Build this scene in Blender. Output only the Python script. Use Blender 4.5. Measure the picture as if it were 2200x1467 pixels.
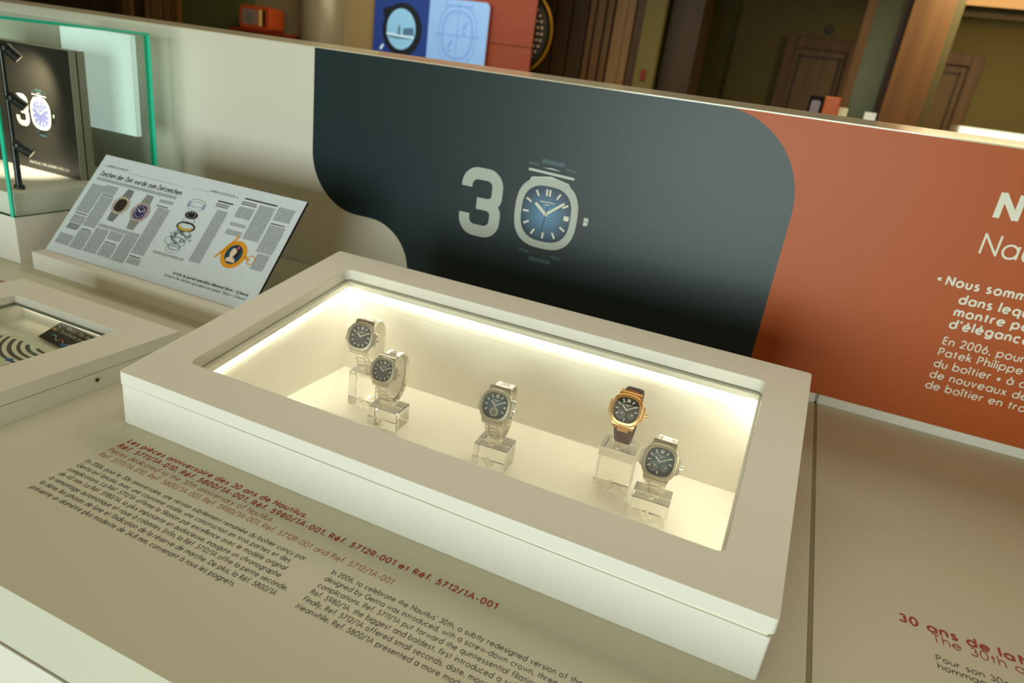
import bpy, bmesh, math, random, unicodedata
from mathutils import Matrix, Vector
# ---------------------------------------------------------------- scene, camera, world, lights
SC = bpy.context.scene
COL = SC.collection
for o in list(bpy.data.objects):
    bpy.data.objects.remove(o)
SC.view_settings.view_transform = 'Standard'
SC.view_settings.look = 'None'
SC.view_settings.gamma = 1.0
SC.view_settings.use_curve_mapping = False
SC.view_settings.exposure = 0.0

cam = bpy.data.cameras.new('camera')
cam.sensor_width = 36.0
cam.lens = 24.0
cam.clip_start = 0.01
cam.dof.use_dof = True
cam.dof.focus_distance = 0.72
cam.dof.aperture_fstop = 7.0
cam_o = bpy.data.objects.new('camera', cam)
COL.objects.link(cam_o)
R = Vector((0.9088, 0.3967, 0.1294)).normalized()
U = Vector((-0.2583, 0.2912, 0.9211))
F = -R.cross(U).normalized()
U = R.cross(F).normalized()
cam_o.matrix_world = Matrix(((R.x, U.x, -F.x, 0.6483), (R.y, U.y, -F.y, -0.4853), (R.z, U.z, -F.z, 0.4368), (0, 0, 0, 1)))
SC.camera = cam_o

world = bpy.data.worlds.new('world')
SC.world = world
world.use_nodes = True
world.node_tree.nodes['Background'].inputs[0].default_value = (0.55, 0.62, 0.6, 1)
world.node_tree.nodes['Background'].inputs[1].default_value = 0.3

FLOOR, CEIL = -0.86, 1.86      # heights relative to the counter top


def area(name, loc, rot, sx, sy, power, col):
    l = bpy.data.lights.new(name, 'AREA')
    l.shape = 'RECTANGLE'
    l.size, l.size_y, l.energy, l.color = sx, sy, power, col
    o = bpy.data.objects.new(name, l)
    o.location, o.rotation_euler = loc, rot
    COL.objects.link(o)
    return o


def spot(name, loc, target, power, col, angle=60, blend=0.6, r=0.01):
    l = bpy.data.lights.new(name, 'SPOT')
    l.energy, l.color, l.spot_size, l.spot_blend, l.shadow_soft_size = power, col, math.radians(angle), blend, r
    o = bpy.data.objects.new(name, l)
    o.location = loc
    o.rotation_euler = (Vector(target) - Vector(loc)).to_track_quat('-Z', 'Y').to_euler()
    COL.objects.link(o)
    return o


PI = math.pi
# daylight through the tall window behind the visitor, warm ceiling panels above the counters and the hall
area('window_daylight', (0.30, -4.0, 0.06), (PI / 2, 0, 0), 2.4, 1.72, 150, (0.86, 1.0, 0.945))
area('ceiling_panel_light', (0.1, 1.9, CEIL - 0.03), (0, 0, 0), 3.6, 1.5, 41, (1.0, 0.93, 0.74))
area('aisle_fill_light', (0.0, -0.5, CEIL - 0.03), (0, 0, 0), 3.0, 1.2, 4.0, (1.0, 0.93, 0.74))  # weak fill added to brighten the wall foot and the counter near it
area('hall_panel_light', (-2.0, 4.2, CEIL - 0.03), (0, 0, 0), 3.0, 1.4, 110, (1.0, 0.82, 0.52))
area('corridor_panel_light', (2.4, 7.6, CEIL - 0.03), (0, 0, 0), 2.0, 1.4, 85, (1.0, 0.82, 0.48))

# ---------------------------------------------------------------- materials


def lin(c):
    return tuple(((v / 255) / 12.92 if v / 255 <= 0.04045 else ((v / 255 + 0.055) / 1.055) ** 2.4) for v in c) + (1.0,)


def mat(name, rgb, rough=0.5, metal=0.0, spec=0.5, emit=0.0, noise=0.0, nscale=60.0, bump=0.0):
    m = bpy.data.materials.new(name)
    m.use_nodes = True
    nt = m.node_tree
    b = nt.nodes['Principled BSDF']
    c = lin(rgb)
    b.inputs['Base Color'].default_value = c
    b.inputs['Roughness'].default_value = rough
    b.inputs['Metallic'].default_value = metal
    b.inputs['Specular IOR Level'].default_value = spec
    if emit:
        b.inputs['Emission Color'].default_value = c
        b.inputs['Emission Strength'].default_value = emit
    if noise or bump:
        tc = nt.nodes.new('ShaderNodeTexCoord')
        n = nt.nodes.new('ShaderNodeTexNoise')
        n.inputs['Scale'].default_value = nscale
        n.inputs['Detail'].default_value = 4
        nt.links.new(tc.outputs['Object'], n.inputs['Vector'])
        if noise:
            mx = nt.nodes.new('ShaderNodeMix')
            mx.data_type = 'RGBA'
            nt.links.new(n.outputs['Fac'], mx.inputs[0])
            mx.inputs[6].default_value = tuple(v * (1 - noise) for v in c[:3]) + (1,)
            mx.inputs[7].default_value = tuple(min(1, v * (1 + noise)) for v in c[:3]) + (1,)
            nt.links.new(mx.outputs[2], b.inputs['Base Color'])
        if bump:
            bp = nt.nodes.new('ShaderNodeBump')
            bp.inputs['Strength'].default_value = bump
            bp.inputs['Distance'].default_value = 0.0005
            nt.links.new(n.outputs['Fac'], bp.inputs['Height'])
            nt.links.new(bp.outputs['Normal'], b.inputs['Normal'])
    return m


def wood(name, a, b_, scale=6.0, rough=0.5):
    m = mat(name, a, rough)
    nt = m.node_tree
    b = nt.nodes['Principled BSDF']
    tc = nt.nodes.new('ShaderNodeTexCoord')
    mp = nt.nodes.new('ShaderNodeMapping')
    mp.inputs['Scale'].default_value = (scale * 3, scale * 3, scale * 0.12)
    n = nt.nodes.new('ShaderNodeTexNoise')
    n.inputs['Scale'].default_value = 1.0
    n.inputs['Detail'].default_value = 6
    r = nt.nodes.new('ShaderNodeValToRGB')
    r.color_ramp.elements[0].position, r.color_ramp.elements[1].position = 0.35, 0.65
    r.color_ramp.elements[0].color, r.color_ramp.elements[1].color = lin(a), lin(b_)
    nt.links.new(tc.outputs['Object'], mp.inputs['Vector'])
    nt.links.new(mp.outputs['Vector'], n.inputs['Vector'])
    nt.links.new(n.outputs['Fac'], r.inputs['Fac'])
    nt.links.new(r.outputs['Color'], b.inputs['Base Color'])
    return m


def thin_glass(name, tint, rough=0.0, boost=1.0):
    m = bpy.data.materials.new(name)
    m.use_nodes = True
    nt = m.node_tree
    nt.nodes.remove(nt.nodes['Principled BSDF'])
    out = nt.nodes['Material Output']
    t = nt.nodes.new('ShaderNodeBsdfTransparent')
    t.inputs[0].default_value = tint + (1,)
    g = nt.nodes.new('ShaderNodeBsdfGlossy')
    g.inputs['Roughness'].default_value = rough
    fr = nt.nodes.new('ShaderNodeFresnel')
    fr.inputs['IOR'].default_value = 1.28
    mx = nt.nodes.new('ShaderNodeMixShader')
    geo = nt.nodes.new('ShaderNodeNewGeometry')
    front = nt.nodes.new('ShaderNodeMath')          # reflect on the entering face only, so the pane never mirrors from inside
    front.operation = 'SUBTRACT'
    front.inputs[0].default_value = 1.0
    nt.links.new(geo.outputs['Backfacing'], front.inputs[1])
    k = nt.nodes.new('ShaderNodeMath')
    k.operation = 'MULTIPLY'
    nt.links.new(fr.outputs[0], k.inputs[0])
    nt.links.new(front.outputs[0], k.inputs[1])
    nt.links.new(k.outputs[0], mx.inputs[0])
    nt.links.new(t.outputs[0], mx.inputs[1])
    nt.links.new(g.outputs[0], mx.inputs[2])
    nt.links.new(mx.outputs[0], out.inputs['Surface'])
    return m


def acrylic(name, col=(1, 1, 1), rough=0.0, ior=1.46):
    m = mat(name, (255, 255, 255), rough)
    b = m.node_tree.nodes['Principled BSDF']
    b.inputs['Base Color'].default_value = col + (1,)
    b.inputs['Transmission Weight'].default_value = 1.0
    b.inputs['IOR'].default_value = ior
    return m


def dial_mat(name, centre, edge, c0, radius, axes='XZ', lines=0.0, rough=0.3, lscale=300.0):
    """printed radial gradient with fine horizontal grooves, centred on the dial"""
    m = mat(name, centre, rough)
    nt = m.node_tree
    b = nt.nodes['Principled BSDF']
    tc = nt.nodes.new('ShaderNodeTexCoord')
    sb = nt.nodes.new('ShaderNodeVectorMath')
    sb.operation = 'SUBTRACT'
    sb.inputs[1].default_value = c0
    ln = nt.nodes.new('ShaderNodeVectorMath')
    ln.operation = 'LENGTH'
    dv = nt.nodes.new('ShaderNodeMath')
    dv.operation = 'DIVIDE'
    dv.inputs[1].default_value = radius
    r = nt.nodes.new('ShaderNodeValToRGB')
    r.color_ramp.elements[0].position, r.color_ramp.elements[1].position = 0.1, 0.95
    r.color_ramp.elements[0].color, r.color_ramp.elements[1].color = lin(centre), lin(edge)
    nt.links.new(tc.outputs['Object'], sb.inputs[0])
    nt.links.new(sb.outputs[0], ln.inputs[0])
    nt.links.new(ln.outputs['Value'], dv.inputs[0])
    nt.links.new(dv.outputs[0], r.inputs['Fac'])
    last = r.outputs['Color']
    if lines:
        sp = nt.nodes.new('ShaderNodeSeparateXYZ')
        nt.links.new(sb.outputs[0], sp.inputs[0])
        ml = nt.nodes.new('ShaderNodeMath')
        ml.operation = 'MULTIPLY'
        ml.inputs[1].default_value = lscale
        nt.links.new(sp.outputs['Z' if axes == 'XZ' else 'Y'], ml.inputs[0])
        fr = nt.nodes.new('ShaderNodeMath')
        fr.operation = 'FRACT'
        nt.links.new(ml.outputs[0], fr.inputs[0])
        gt = nt.nodes.new('ShaderNodeMath')
        gt.operation = 'GREATER_THAN'
        gt.inputs[1].default_value = 0.7
        nt.links.new(fr.outputs[0], gt.inputs[0])
        mu = nt.nodes.new('ShaderNodeMath')
        mu.operation = 'MULTIPLY'
        mu.inputs[1].default_value = lines
        nt.links.new(gt.outputs[0], mu.inputs[0])
        mx = nt.nodes.new('ShaderNodeMix')
        mx.data_type = 'RGBA'
        nt.links.new(mu.outputs[0], mx.inputs[0])
        nt.links.new(last, mx.inputs[6])
        mx.inputs[7].default_value = lin(edge)
        last = mx.outputs[2]
    nt.links.new(last, b.inputs['Base Color'])
    return m


M = {}
M['laminate'] = mat('white_laminate', (226, 223, 212), 0.42, noise=0.015, nscale=900, bump=0.04, spec=0.35)
M['countertop'] = mat('countertop_laminate', (206, 205, 186), 0.40, noise=0.02, nscale=1200, bump=0.04, spec=0.3)
M['wall_white'] = mat('partition_white', (218, 213, 197), 0.4, noise=0.01, nscale=700, spec=0.4)
M['cap'] = mat('partition_cap', (205, 196, 170), 0.12, spec=0.6)
M['navy'] = mat('navy_print', (27, 45, 48), 0.41, noise=0.03, nscale=900, spec=0.4)
M['orange'] = mat('orange_print', (178, 86, 36), 0.42, noise=0.02, nscale=900, spec=0.24)
M['white_print'] = mat('white_print', (226, 224, 206), 0.5)
M['grey_print'] = mat('grey_print', (176, 182, 172), 0.45)
M['red_ink'] = mat('red_ink', (164, 48, 30), 0.55)
M['black_ink'] = mat('black_ink', (16, 16, 14), 0.55)
M['dark_gap'] = mat('shadow_gap', (150, 142, 112), 0.8)
M['lining'] = mat('cream_lining', (243, 240, 230), 0.6, spec=0.25)
M['led'] = mat('led_strip', (255, 249, 233), 0.5, emit=35.0)
M['led_dim'] = mat('led_strip_dim', (255, 240, 214), 0.5, emit=2.2)
M['pane'] = thin_glass('case_glass', (0.97, 0.985, 0.965))
M['pane_green'] = thin_glass('green_glass', (0.962, 0.99, 0.976))
M['glass_edge'] = mat('green_glass_edge', (48, 206, 170), 0.15, spec=0.8)
M['acrylic'] = acrylic('clear_acrylic', (1.0, 0.995, 0.97))
M['frost'] = mat('frosted_acrylic', (255, 250, 236), 0.5)
M['holder'] = mat('cream_holder', (236, 230, 214), 0.45)
M['steel'] = mat('brushed_steel', (178, 170, 150), 0.34, 0.95, noise=0.05, nscale=4000)
M['link'] = mat('bracelet_steel', (232, 227, 216), 0.24, 0.95)
M['steel_bright'] = mat('polished_steel', (214, 208, 196), 0.12, 1.0)
M['gold'] = mat('rose_gold', (208, 160, 102), 0.26, 0.95)
M['leather'] = mat('brown_leather', (74, 40, 22), 0.5, noise=0.2, nscale=800, bump=0.3)
M['stitch'] = mat('leather_stitch', (150, 96, 60), 0.7)
M['index'] = mat('index_white', (236, 230, 205), 0.35)
M['silver_dial'] = mat('silver_subdial', (188, 176, 160), 0.4)
M['black'] = mat('black_metal', (14, 15, 14), 0.35)
M['crystal'] = thin_glass('watch_crystal', (0.99, 0.99, 0.99))
M['paper'] = mat('cool_white_paper', (206, 216, 222), 0.55)
M['newsprint'] = mat('newsprint_grey', (112, 117, 116), 0.7)
M['floor'] = wood('floor_oak', (120, 92, 60), (142, 112, 76), 3, 0.35)
M['ceiling'] = mat('ceiling_white', (176, 150, 100), 0.9)
M['olive'] = mat('olive_wall', (122, 114, 70), 0.8, noise=0.05, nscale=8)
M['olive_dark'] = mat('olive_dark_wall', (106, 106, 60), 0.8)
M['beige_wall'] = mat('beige_wall', (134, 122, 92), 0.7)
M['green_panel'] = mat('green_panel', (74, 82, 40), 0.7)
M['rust'] = mat('rust_panel', (114, 50, 36), 0.7)
M['wood_dark'] = wood('dark_walnut', (52, 34, 12), (76, 52, 22), 4)
M['wood_mid'] = wood('mid_oak', (98, 70, 36), (122, 90, 50), 4)
M['wood_warm'] = wood('warm_oak', (106, 72, 36), (126, 88, 46), 4)
M['wood_door'] = wood('door_oak', (104, 80, 42), (124, 98, 56), 4)

# ---------------------------------------------------------------- object helpers


def tag(o, label, cat, group=None, kind=None):
    if label:
        o['label'] = label
    if cat:
        o['category'] = cat
    if group:
        o['group'] = group
    if kind:
        o['kind'] = kind
    return o


def thing(name, label, cat, loc=(0, 0, 0), rotz=0.0, group=None):
    o = bpy.data.objects.new(name, None)
    o.empty_display_size = 0.02
    o.location = loc
    o.rotation_euler = (0, 0, rotz)
    COL.objects.link(o)
    return tag(o, label, cat, group)


def base_of(parent):
    p, v = parent, Vector((0, 0, 0))
    while p is not None:
        v = v + Vector(p.location)
        p = p.parent
    return v


def obj(name, bm, m, parent=None, local=False, bevel=0.0, smooth=False, label=None, seg=2):
    """links ONE mesh object; its vertices are given in world space unless local"""
    if parent is not None and not local:
        bmesh.ops.translate(bm, verts=bm.verts, vec=-base_of(parent))
    bmesh.ops.recalc_face_normals(bm, faces=bm.faces)
    me = bpy.data.meshes.new(name)
    bm.to_mesh(me)
    bm.free()
    mats = m if isinstance(m, list) else [m]
    for x in mats:
        me.materials.append(x)
    if smooth:
        for p in me.polygons:
            p.use_smooth = True
    o = bpy.data.objects.new(name, me)
    COL.objects.link(o)
    o.parent = parent
    if bevel:
        b = o.modifiers.new('edge', 'BEVEL')
        b.width, b.segments, b.limit_method, b.angle_limit = bevel, seg, 'ANGLE', math.radians(35)
    if smooth == 'auto':
        pass
    if label:
        o['label'] = label
    return o


def struct(name, bm, m, **k):
    o = obj(name, bm, m, **k)
    o['kind'] = 'structure'
    return o


def box(bm, x0, x1, y0, y1, z0, z1, mi=0):
    v = [bm.verts.new((x, y, z)) for z in (z0, z1) for y in (y0, y1) for x in (x0, x1)]
    for q in ((0, 1, 3, 2), (4, 6, 7, 5), (0, 4, 5, 1), (2, 3, 7, 6), (0, 2, 6, 4), (1, 5, 7, 3)):
        f = bm.faces.new([v[i] for i in q])
        f.material_index = mi
    return v


def newbox(*a):
    bm = bmesh.new()
    box(bm, *a)
    return bm


def loft(bm, rings, cap0=True, cap1=True, mi=0):
    """rings: equal-length closed loops of 3-D points"""
    vs = [[bm.verts.new(p) for p in r] for r in rings]
    n = len(vs[0])
    for a, b in zip(vs[:-1], vs[1:]):
        for i in range(n):
            f = bm.faces.new((a[i], a[(i + 1) % n], b[(i + 1) % n], b[i]))
            f.material_index = mi
    if cap0:
        bm.faces.new(vs[0]).material_index = mi
    if cap1:
        bm.faces.new(vs[-1]).material_index = mi
    return vs


def cyl(bm, p0, p1, r0, r1=None, n=20, mi=0):
    p0, p1 = Vector(p0), Vector(p1)
    r1 = r0 if r1 is None else r1
    d = (p1 - p0).normalized()
    a = d.orthogonal().normalized()
    b = d.cross(a)
    loft(bm, [[p + (a * math.cos(t) + b * math.sin(t)) * r for t in (2 * PI * i / n for i in range(n))] for p, r in ((p0, r0), (p1, r1))], mi=mi)


def rrect(x0, x1, y0, y1, r, n=6):
    out = []
    for cx, cy, a0 in ((x1 - r, y0 + r, -90), (x1 - r, y1 - r, 0), (x0 + r, y1 - r, 90), (x0 + r, y0 + r, 180)):
        for i in range(n + 1):
            a = math.radians(a0 + 90 * i / n)
            out.append((cx + r * math.cos(a), cy + r * math.sin(a)))
    return out


def frame_slab(bm, outer, inner, zt, zb):
    """a slab between two loops with a hole; zt and zb are functions of (x, y)"""
    n = len(outer)
    L = [[bm.verts.new((x, y, f(x, y))) for x, y in loop] for loop, f in ((outer, zt), (inner, zt), (inner, zb), (outer, zb))]
    for a, b in zip(L, L[1:] + L[:1]):
        for i in range(n):
            bm.faces.new((a[i], a[(i + 1) % n], b[(i + 1) % n], b[i]))


def poly(bm, pts, mapf, mi=0):
    f = bm.faces.new([bm.verts.new(mapf(*p)) for p in pts])
    f.material_index = mi
    return f


def extrude_poly(bm, pts, m0, m1, mi=0):
    loft(bm, [[m0(*p) for p in pts], [m1(*p) for p in pts]], mi=mi)


def arc(cx, cy, rx, ry, a0, a1, n=10):
    return [(cx + rx * math.cos(math.radians(a0 + (a1 - a0) * i / n)), cy + ry * math.sin(math.radians(a0 + (a1 - a0) * i / n))) for i in range(n + 1)]


def ribbon(bm, pts, w, mapf, mi=0):
    """a flat stroke of width w along a 2-D polyline (mitred)"""
    p = [Vector((a, b)) for a, b in pts]
    q = [p[0]]
    for k in p[1:]:
        if (k - q[-1]).length > 1e-7:
            q.append(k)
    p = q
    closed = len(p) > 3 and (p[0] - p[-1]).length < 1e-6
    if closed:
        p = p[:-1]
    n = len(p)
    if n < 2:
        return
    L, Rr = [], []
    for i in range(n):
        d0 = (p[i] - p[i - 1]).normalized() if (i > 0 or closed) else (p[1] - p[0]).normalized()
        d1 = (p[(i + 1) % n] - p[i]).normalized() if (i < n - 1 or closed) else d0
        t = d0 + d1
        t = t.normalized() if t.length > 1e-6 else d1
        nn = Vector((-t.y, t.x))
        c = max(0.5, nn.dot(Vector((-d1.y, d1.x))))
        L.append(p[i] + nn * (w / 2 / c))
        Rr.append(p[i] - nn * (w / 2 / c))
    a = [bm.verts.new(mapf(v.x, v.y)) for v in L]
    b = [bm.verts.new(mapf(v.x, v.y)) for v in Rr]
    for i in range(n if closed else n - 1):
        j = (i + 1) % n
        f = bm.faces.new((b[i], b[j], a[j], a[i]))
        f.material_index = mi


# ---------------------------------------------------------------- geometric sans letterforms (strokes)
X, r_ = 0.64, 0.31
O_ = lambda: arc(0.31, 0.32, 0.31, 0.32, 0, 360, 20)
ST = lambda x, a, b: [(x, a), (x, b)]
HUMP = lambda x0, w: ST(x0, 0, X) and [(x0, 0.36)] + arc(x0 + w / 2, 0.38, w / 2, 0.26, 180, 0, 10) + [(x0 + w, 0)]
G = {
    'a': (.62, [O_(), ST(.62, 0, X)]), 'b': (.62, [O_(), ST(0, 0, 1.06)]), 'c': (.53, [arc(.31, .32, .31, .32, 48, 312, 16)]),
    'd': (.62, [O_(), ST(.62, 0, 1.06)]), 'e': (.62, [arc(.31, .32, .31, .32, 0, 318, 18), [(0, .34), (.62, .34)]]),
    'f': (.32, [[(.36, 1.0)] + arc(.29, .86, .15, .16, 75, 180, 6) + [(.14, 0)], [(0, .6), (.31, .6)]]),
    'g': (.62, [O_(), [(.62, X), (.62, 0)] + arc(.31, -.02, .31, .25, 0, -150, 10)]),
    'h': (.48, [ST(0, 0, 1.06), HUMP(0, .48)]), 'i': (0, [ST(0, 0, X), ST(0, .82, .95)]), 'j': (.02, [ST(.02, X, -.28), ST(.02, .82, .95)]),
    'k': (.44, [ST(0, 0, 1.06), [(0.02, .27), (.4, X)], [(.13, .37), (.46, 0)]]), 'l': (0, [ST(0, 0, 1.06)]),
    'm': (.84, [ST(0, 0, X), HUMP(0, .42), HUMP(.42, .42)]), 'n': (.48, [ST(0, 0, X), HUMP(0, .48)]), 'o': (.62, [O_()]),
    'p': (.62, [O_(), ST(0, -.32, X)]), 'q': (.62, [O_(), ST(.62, -.32, X)]), 'r': (.28, [ST(0, 0, X), [(0, .38)] + arc(.2, .4, .2, .22, 180, 60, 6)]),
    's': (.38, [arc(.2, .475, .16, .155, 40, 200, 8) + [(.2, .325)] + arc(.19, .16, .19, .16, 60, -150, 9)]),
    't': (.3, [ST(.15, 0, .86), [(0, .6), (.3, .6)]]), 'u': (.48, [[(0, X), (0, .26)] + arc(.24, .26, .24, .26, 180, 360, 10) + [(.48, X)]]),
    'v': (.48, [[(0, X), (.24, 0.02), (.48, X)]]), 'w': (.8, [[(0, X), (.2, 0.02), (.4, X), (.6, .02), (.8, X)]]),
    'x': (.46, [[(0, 0), (.44, X)], [(.02, X), (.46, 0)]]), 'y': (.5, [[(0, X), (.26, .06)], [(.5, X), (.1, -.32)]]), 'z': (.44, [[(0, .6), (.42, .6), (.02, .05), (.44, .05)]]),
    'A': (.74, [[(0, 0), (.37, 1), (.74, 0)], [(.15, .34), (.59, .34)]]), 'D': (.7, [[(0, 0), (0, .95), (.25, .95)] + arc(.25, .5, .45, .45, 90, -90, 12) + [(0, .05)]]),
    'E': (.44, [[(.44, .95), (.03, .95), (.03, .05), (.44, .05)], [(.03, .52), (.42, .52)]]), 'F': (.44, [[(.44, .95), (.03, .95), (.03, 0)], [(.03, .52), (.4, .52)]]),
    'G': (.86, [arc(.48, .5, .48, .5, 42, 360, 20), [(.5, .46), (.96, .46)]]), 'I': (0, [ST(0, 0, 1)]), 'L': (.4, [[(0, 1), (0, .05), (.4, .05)]]),
    'M': (.86, [[(0, 0), (.1, 1), (.43, .12), (.76, 1), (.86, 0)]]), 'N': (.66, [ST(0, 0, 1), [(.0, .96), (.66, .04)], ST(.66, 0, 1)]),
    'P': (.5, [[(0, 0), (0, .95), (.22, .95)] + arc(.22, .7, .26, .25, 90, -90, 10) + [(0, .45)]]),
    'R': (.5, [[(0, 0), (0, .95), (.22, .95)] + arc(.22, .71, .25, .24, 90, -90, 10) + [(0, .47)], [(.2, .47), (.52, 0)]]),
    'S': (.5, [arc(.27, .74, .21, .22, 35, 215, 9) + [(.26, .51)] + arc(.25, .26, .25, .25, 60, -155, 10)]),
    'T': (.56, [[(0, .95), (.56, .95)], ST(.28, 0, .95)]), 'U': (.6, [[(0, 1), (0, .3)] + arc(.3, .3, .3, .29, 180, 360, 10) + [(.6, 1)]]),
    'C': (.72, [arc(.48, .5, .48, .5, 46, 314, 18)]), 'H': (.62, [ST(0, 0, 1), ST(.62, 0, 1), [(0, .52), (.62, .52)]]), 'K': (.6, [ST(0, 0, 1), [(.02, .45), (.54, 1)], [(.16, .58), (.6, 0)]]),
    'O': (.96, [arc(.48, .5, .48, .5, 0, 360, 24)]), 'B': (.5, [[(0, .05), (0, .95), (.24, .95)] + arc(.24, .74, .2, .21, 90, -90, 8) + [(0, .53)], [(.2, .53)] + arc(.24, .29, .25, .24, 90, -90, 9) + [(0, .05)]]),
    'V': (.66, [[(0, 1), (.33, .03), (.66, 1)]]), 'Z': (.56, [[(.02, .95), (.52, .95), (.02, .05), (.56, .05)]]),
    '0': (.54, [arc(.27, .5, .27, .5, 0, 360, 20)]), '1': (.26, [[(0, .82), (.24, .97), (.24, 0)]]),
    '2': (.5, [arc(.26, .72, .24, .25, 170, -35, 10) + [(.02, .05), (.52, .05)]]),
    '3': (.5, [arc(.25, .74, .2, .22, 150, -75, 10), arc(.25, .27, .25, .25, 75, -155, 11)]),
    '4': (.56, [[(.4, 0), (.4, .97), (.0, .28), (.56, .28)]]),
    '5': (.52, [[(.47, .95), (.17, .95), (.1, .56)] + arc(.25, .32, .27, .3, 118, -145, 12)]),
    '6': (.54, [[(.34, 1.0), (.06, .44)], arc(.27, .3, .26, .29, 0, 360, 18)]), '7': (.48, [[(0, .95), (.46, .95), (.12, 0)]]),
    '8': (.52, [arc(.26, .74, .2, .22, 0, 360, 14), arc(.26, .27, .26, .26, 0, 360, 16)]), '9': (.54, [[(.2, 0), (.48, .56)], arc(.27, .7, .26, .29, 0, 360, 18)]),
    '.': (0, [ST(0, 0, .13)]), ',': (.04, [[(.06, .13), (0, -.12)]]), '/': (.36, [[(0, -.12), (.36, 1.05)]]), '-': (.26, [[(0, .33), (.26, .33)]]),
    "'": (.02, [[(.04, 1.02), (0, .74)]]), '\u201c': (.16, [[(0, .72), (.05, 1.0)], [(.15, .72), (.2, 1.0)]]), '\u201d': (.16, [[(.05, 1.0), (0, .72)], [(.2, 1.0), (.15, .72)]]),
    '\u00ab': (.34, [[(.16, .52), (.02, .32), (.16, .12)], [(.34, .52), (.2, .32), (.34, .12)]]), '\u00bb': (.34, [[(0, .52), (.14, .32), (0, .12)], [(.18, .52), (.32, .32), (.18, .12)]]),
    '+': (.46, [[(0, .36), (.46, .36)], ST(.23, .12, .6)]), '(': (.15, [arc(.4, .4, .4, .66, 140, 220, 8)]), ')': (.15, [arc(-.25, .4, .4, .66, 40, -40, 8)]),
    '\u25a0': (.5, [[(.0, .32), (.5, .32)]]),
}
ACC = {'\u0301': [(-.05, .76), (.08, .98)], '\u0300': [(.05, .76), (-.08, .98)], '\u0302': [(-.15, .76), (0, .94), (.15, .76)], '\u0327': [(.02, 0), (.04, -.14), (-.06, -.24)], '\u0308': [(-.12, .84), (.12, .84)]}


def text_width(s, w, gap=0.14):
    x = 0.0
    for ch in s:
        if ch == ' ':
            x += 0.40 + gap * 0.5
            continue
        bse = unicodedata.normalize('NFD', ch)[0]
        x += G[bse][0] + w + gap
    return x - gap


def text(bm, s, x0, y0, cap, mapf, w=0.085, width=None, gap=0.14, mi=0, shear=0.0):
    """writes s from (x0, y0); cap is the capital height; width stretches the line to a measured length"""
    nat = text_width(s, w, gap) * cap
    k = cap * (width / nat if width else 1.0)
    x = 0.0
    for ch in s:
        if ch == ' ':
            x += 0.40 + gap * 0.5
            continue
        d = unicodedata.normalize('NFD', ch)
        adv, strokes = G[d[0]]
        todo = list(strokes)
        if len(d) > 1:
            if d[0] == 'i':
                todo = todo[:1]
            up = 0.32 if d[0].isupper() else 0.0
            todo.append([(adv / 2 + a, b + (up if d[1] != '\u0327' else 0)) for a, b in ACC[d[1]]])
        for si, st in enumerate(todo):
            sw = w if ch != '\u25a0' else 0.6
            ribbon(bm, [((x + w / 2 + a + shear * b) * k, b * cap) for a, b in st], sw * cap, lambda a, b: mapf(x0 + a, y0 + b, 4e-5 * si), mi)
        x += adv + w + gap
    return k * (x - gap)


# ---------------------------------------------------------------- the room
bm = newbox(-10.6, 6.0, -4.4, 10.4, FLOOR - 0.1, FLOOR)
struct('floor', bm, M['floor'])
bm = newbox(-10.6, 6.0, -4.4, 10.4, CEIL, CEIL + 0.1)
struct('ceiling', bm, M['ceiling'])
struct('wall_left', newbox(-10.7, -10.6, -4.4, 10.4, FLOOR, CEIL), M['olive'])
struct('wall_right', newbox(6.0, 6.1, -4.4, 10.4, FLOOR, CEIL), M['olive'])
bm = bmesh.new()
box(bm, -10.6, -0.72, 10.25, 10.4, FLOOR, CEIL, 1)
box(bm, -0.72, 6.0, 10.2, 10.4, FLOOR, CEIL, 0)
struct('wall_back', bm, [M['olive'], M['olive_dark']])
bm = bmesh.new()
for a in ((-10.6, -2.2, FLOOR, CEIL), (1.6, 6.0, FLOOR, CEIL), (-2.2, 1.6, 1.65, CEIL)):
    box(bm, a[0], a[1], -4.4, -4.2, a[2], a[3])
struct('wall_front', bm, M['beige_wall'])
bm = bmesh.new()
for a in ((-2.2, -2.12), (-0.79, -0.71), (1.52, 1.6)):
    box(bm, a[0], a[1], -4.36, -4.28, FLOOR, 1.65)
box(bm, -2.2, 1.6, -4.36, -4.28, 1.57, 1.65)
struct('window_1', bm, M['black'])
bm = bmesh.new()
box(bm, 1.70, 6.0, 10.05, 10.2, 1.74, 1.80)
struct('trim_1', bm, mat('grey_cornice', (120, 116, 92), 0.6))


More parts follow.
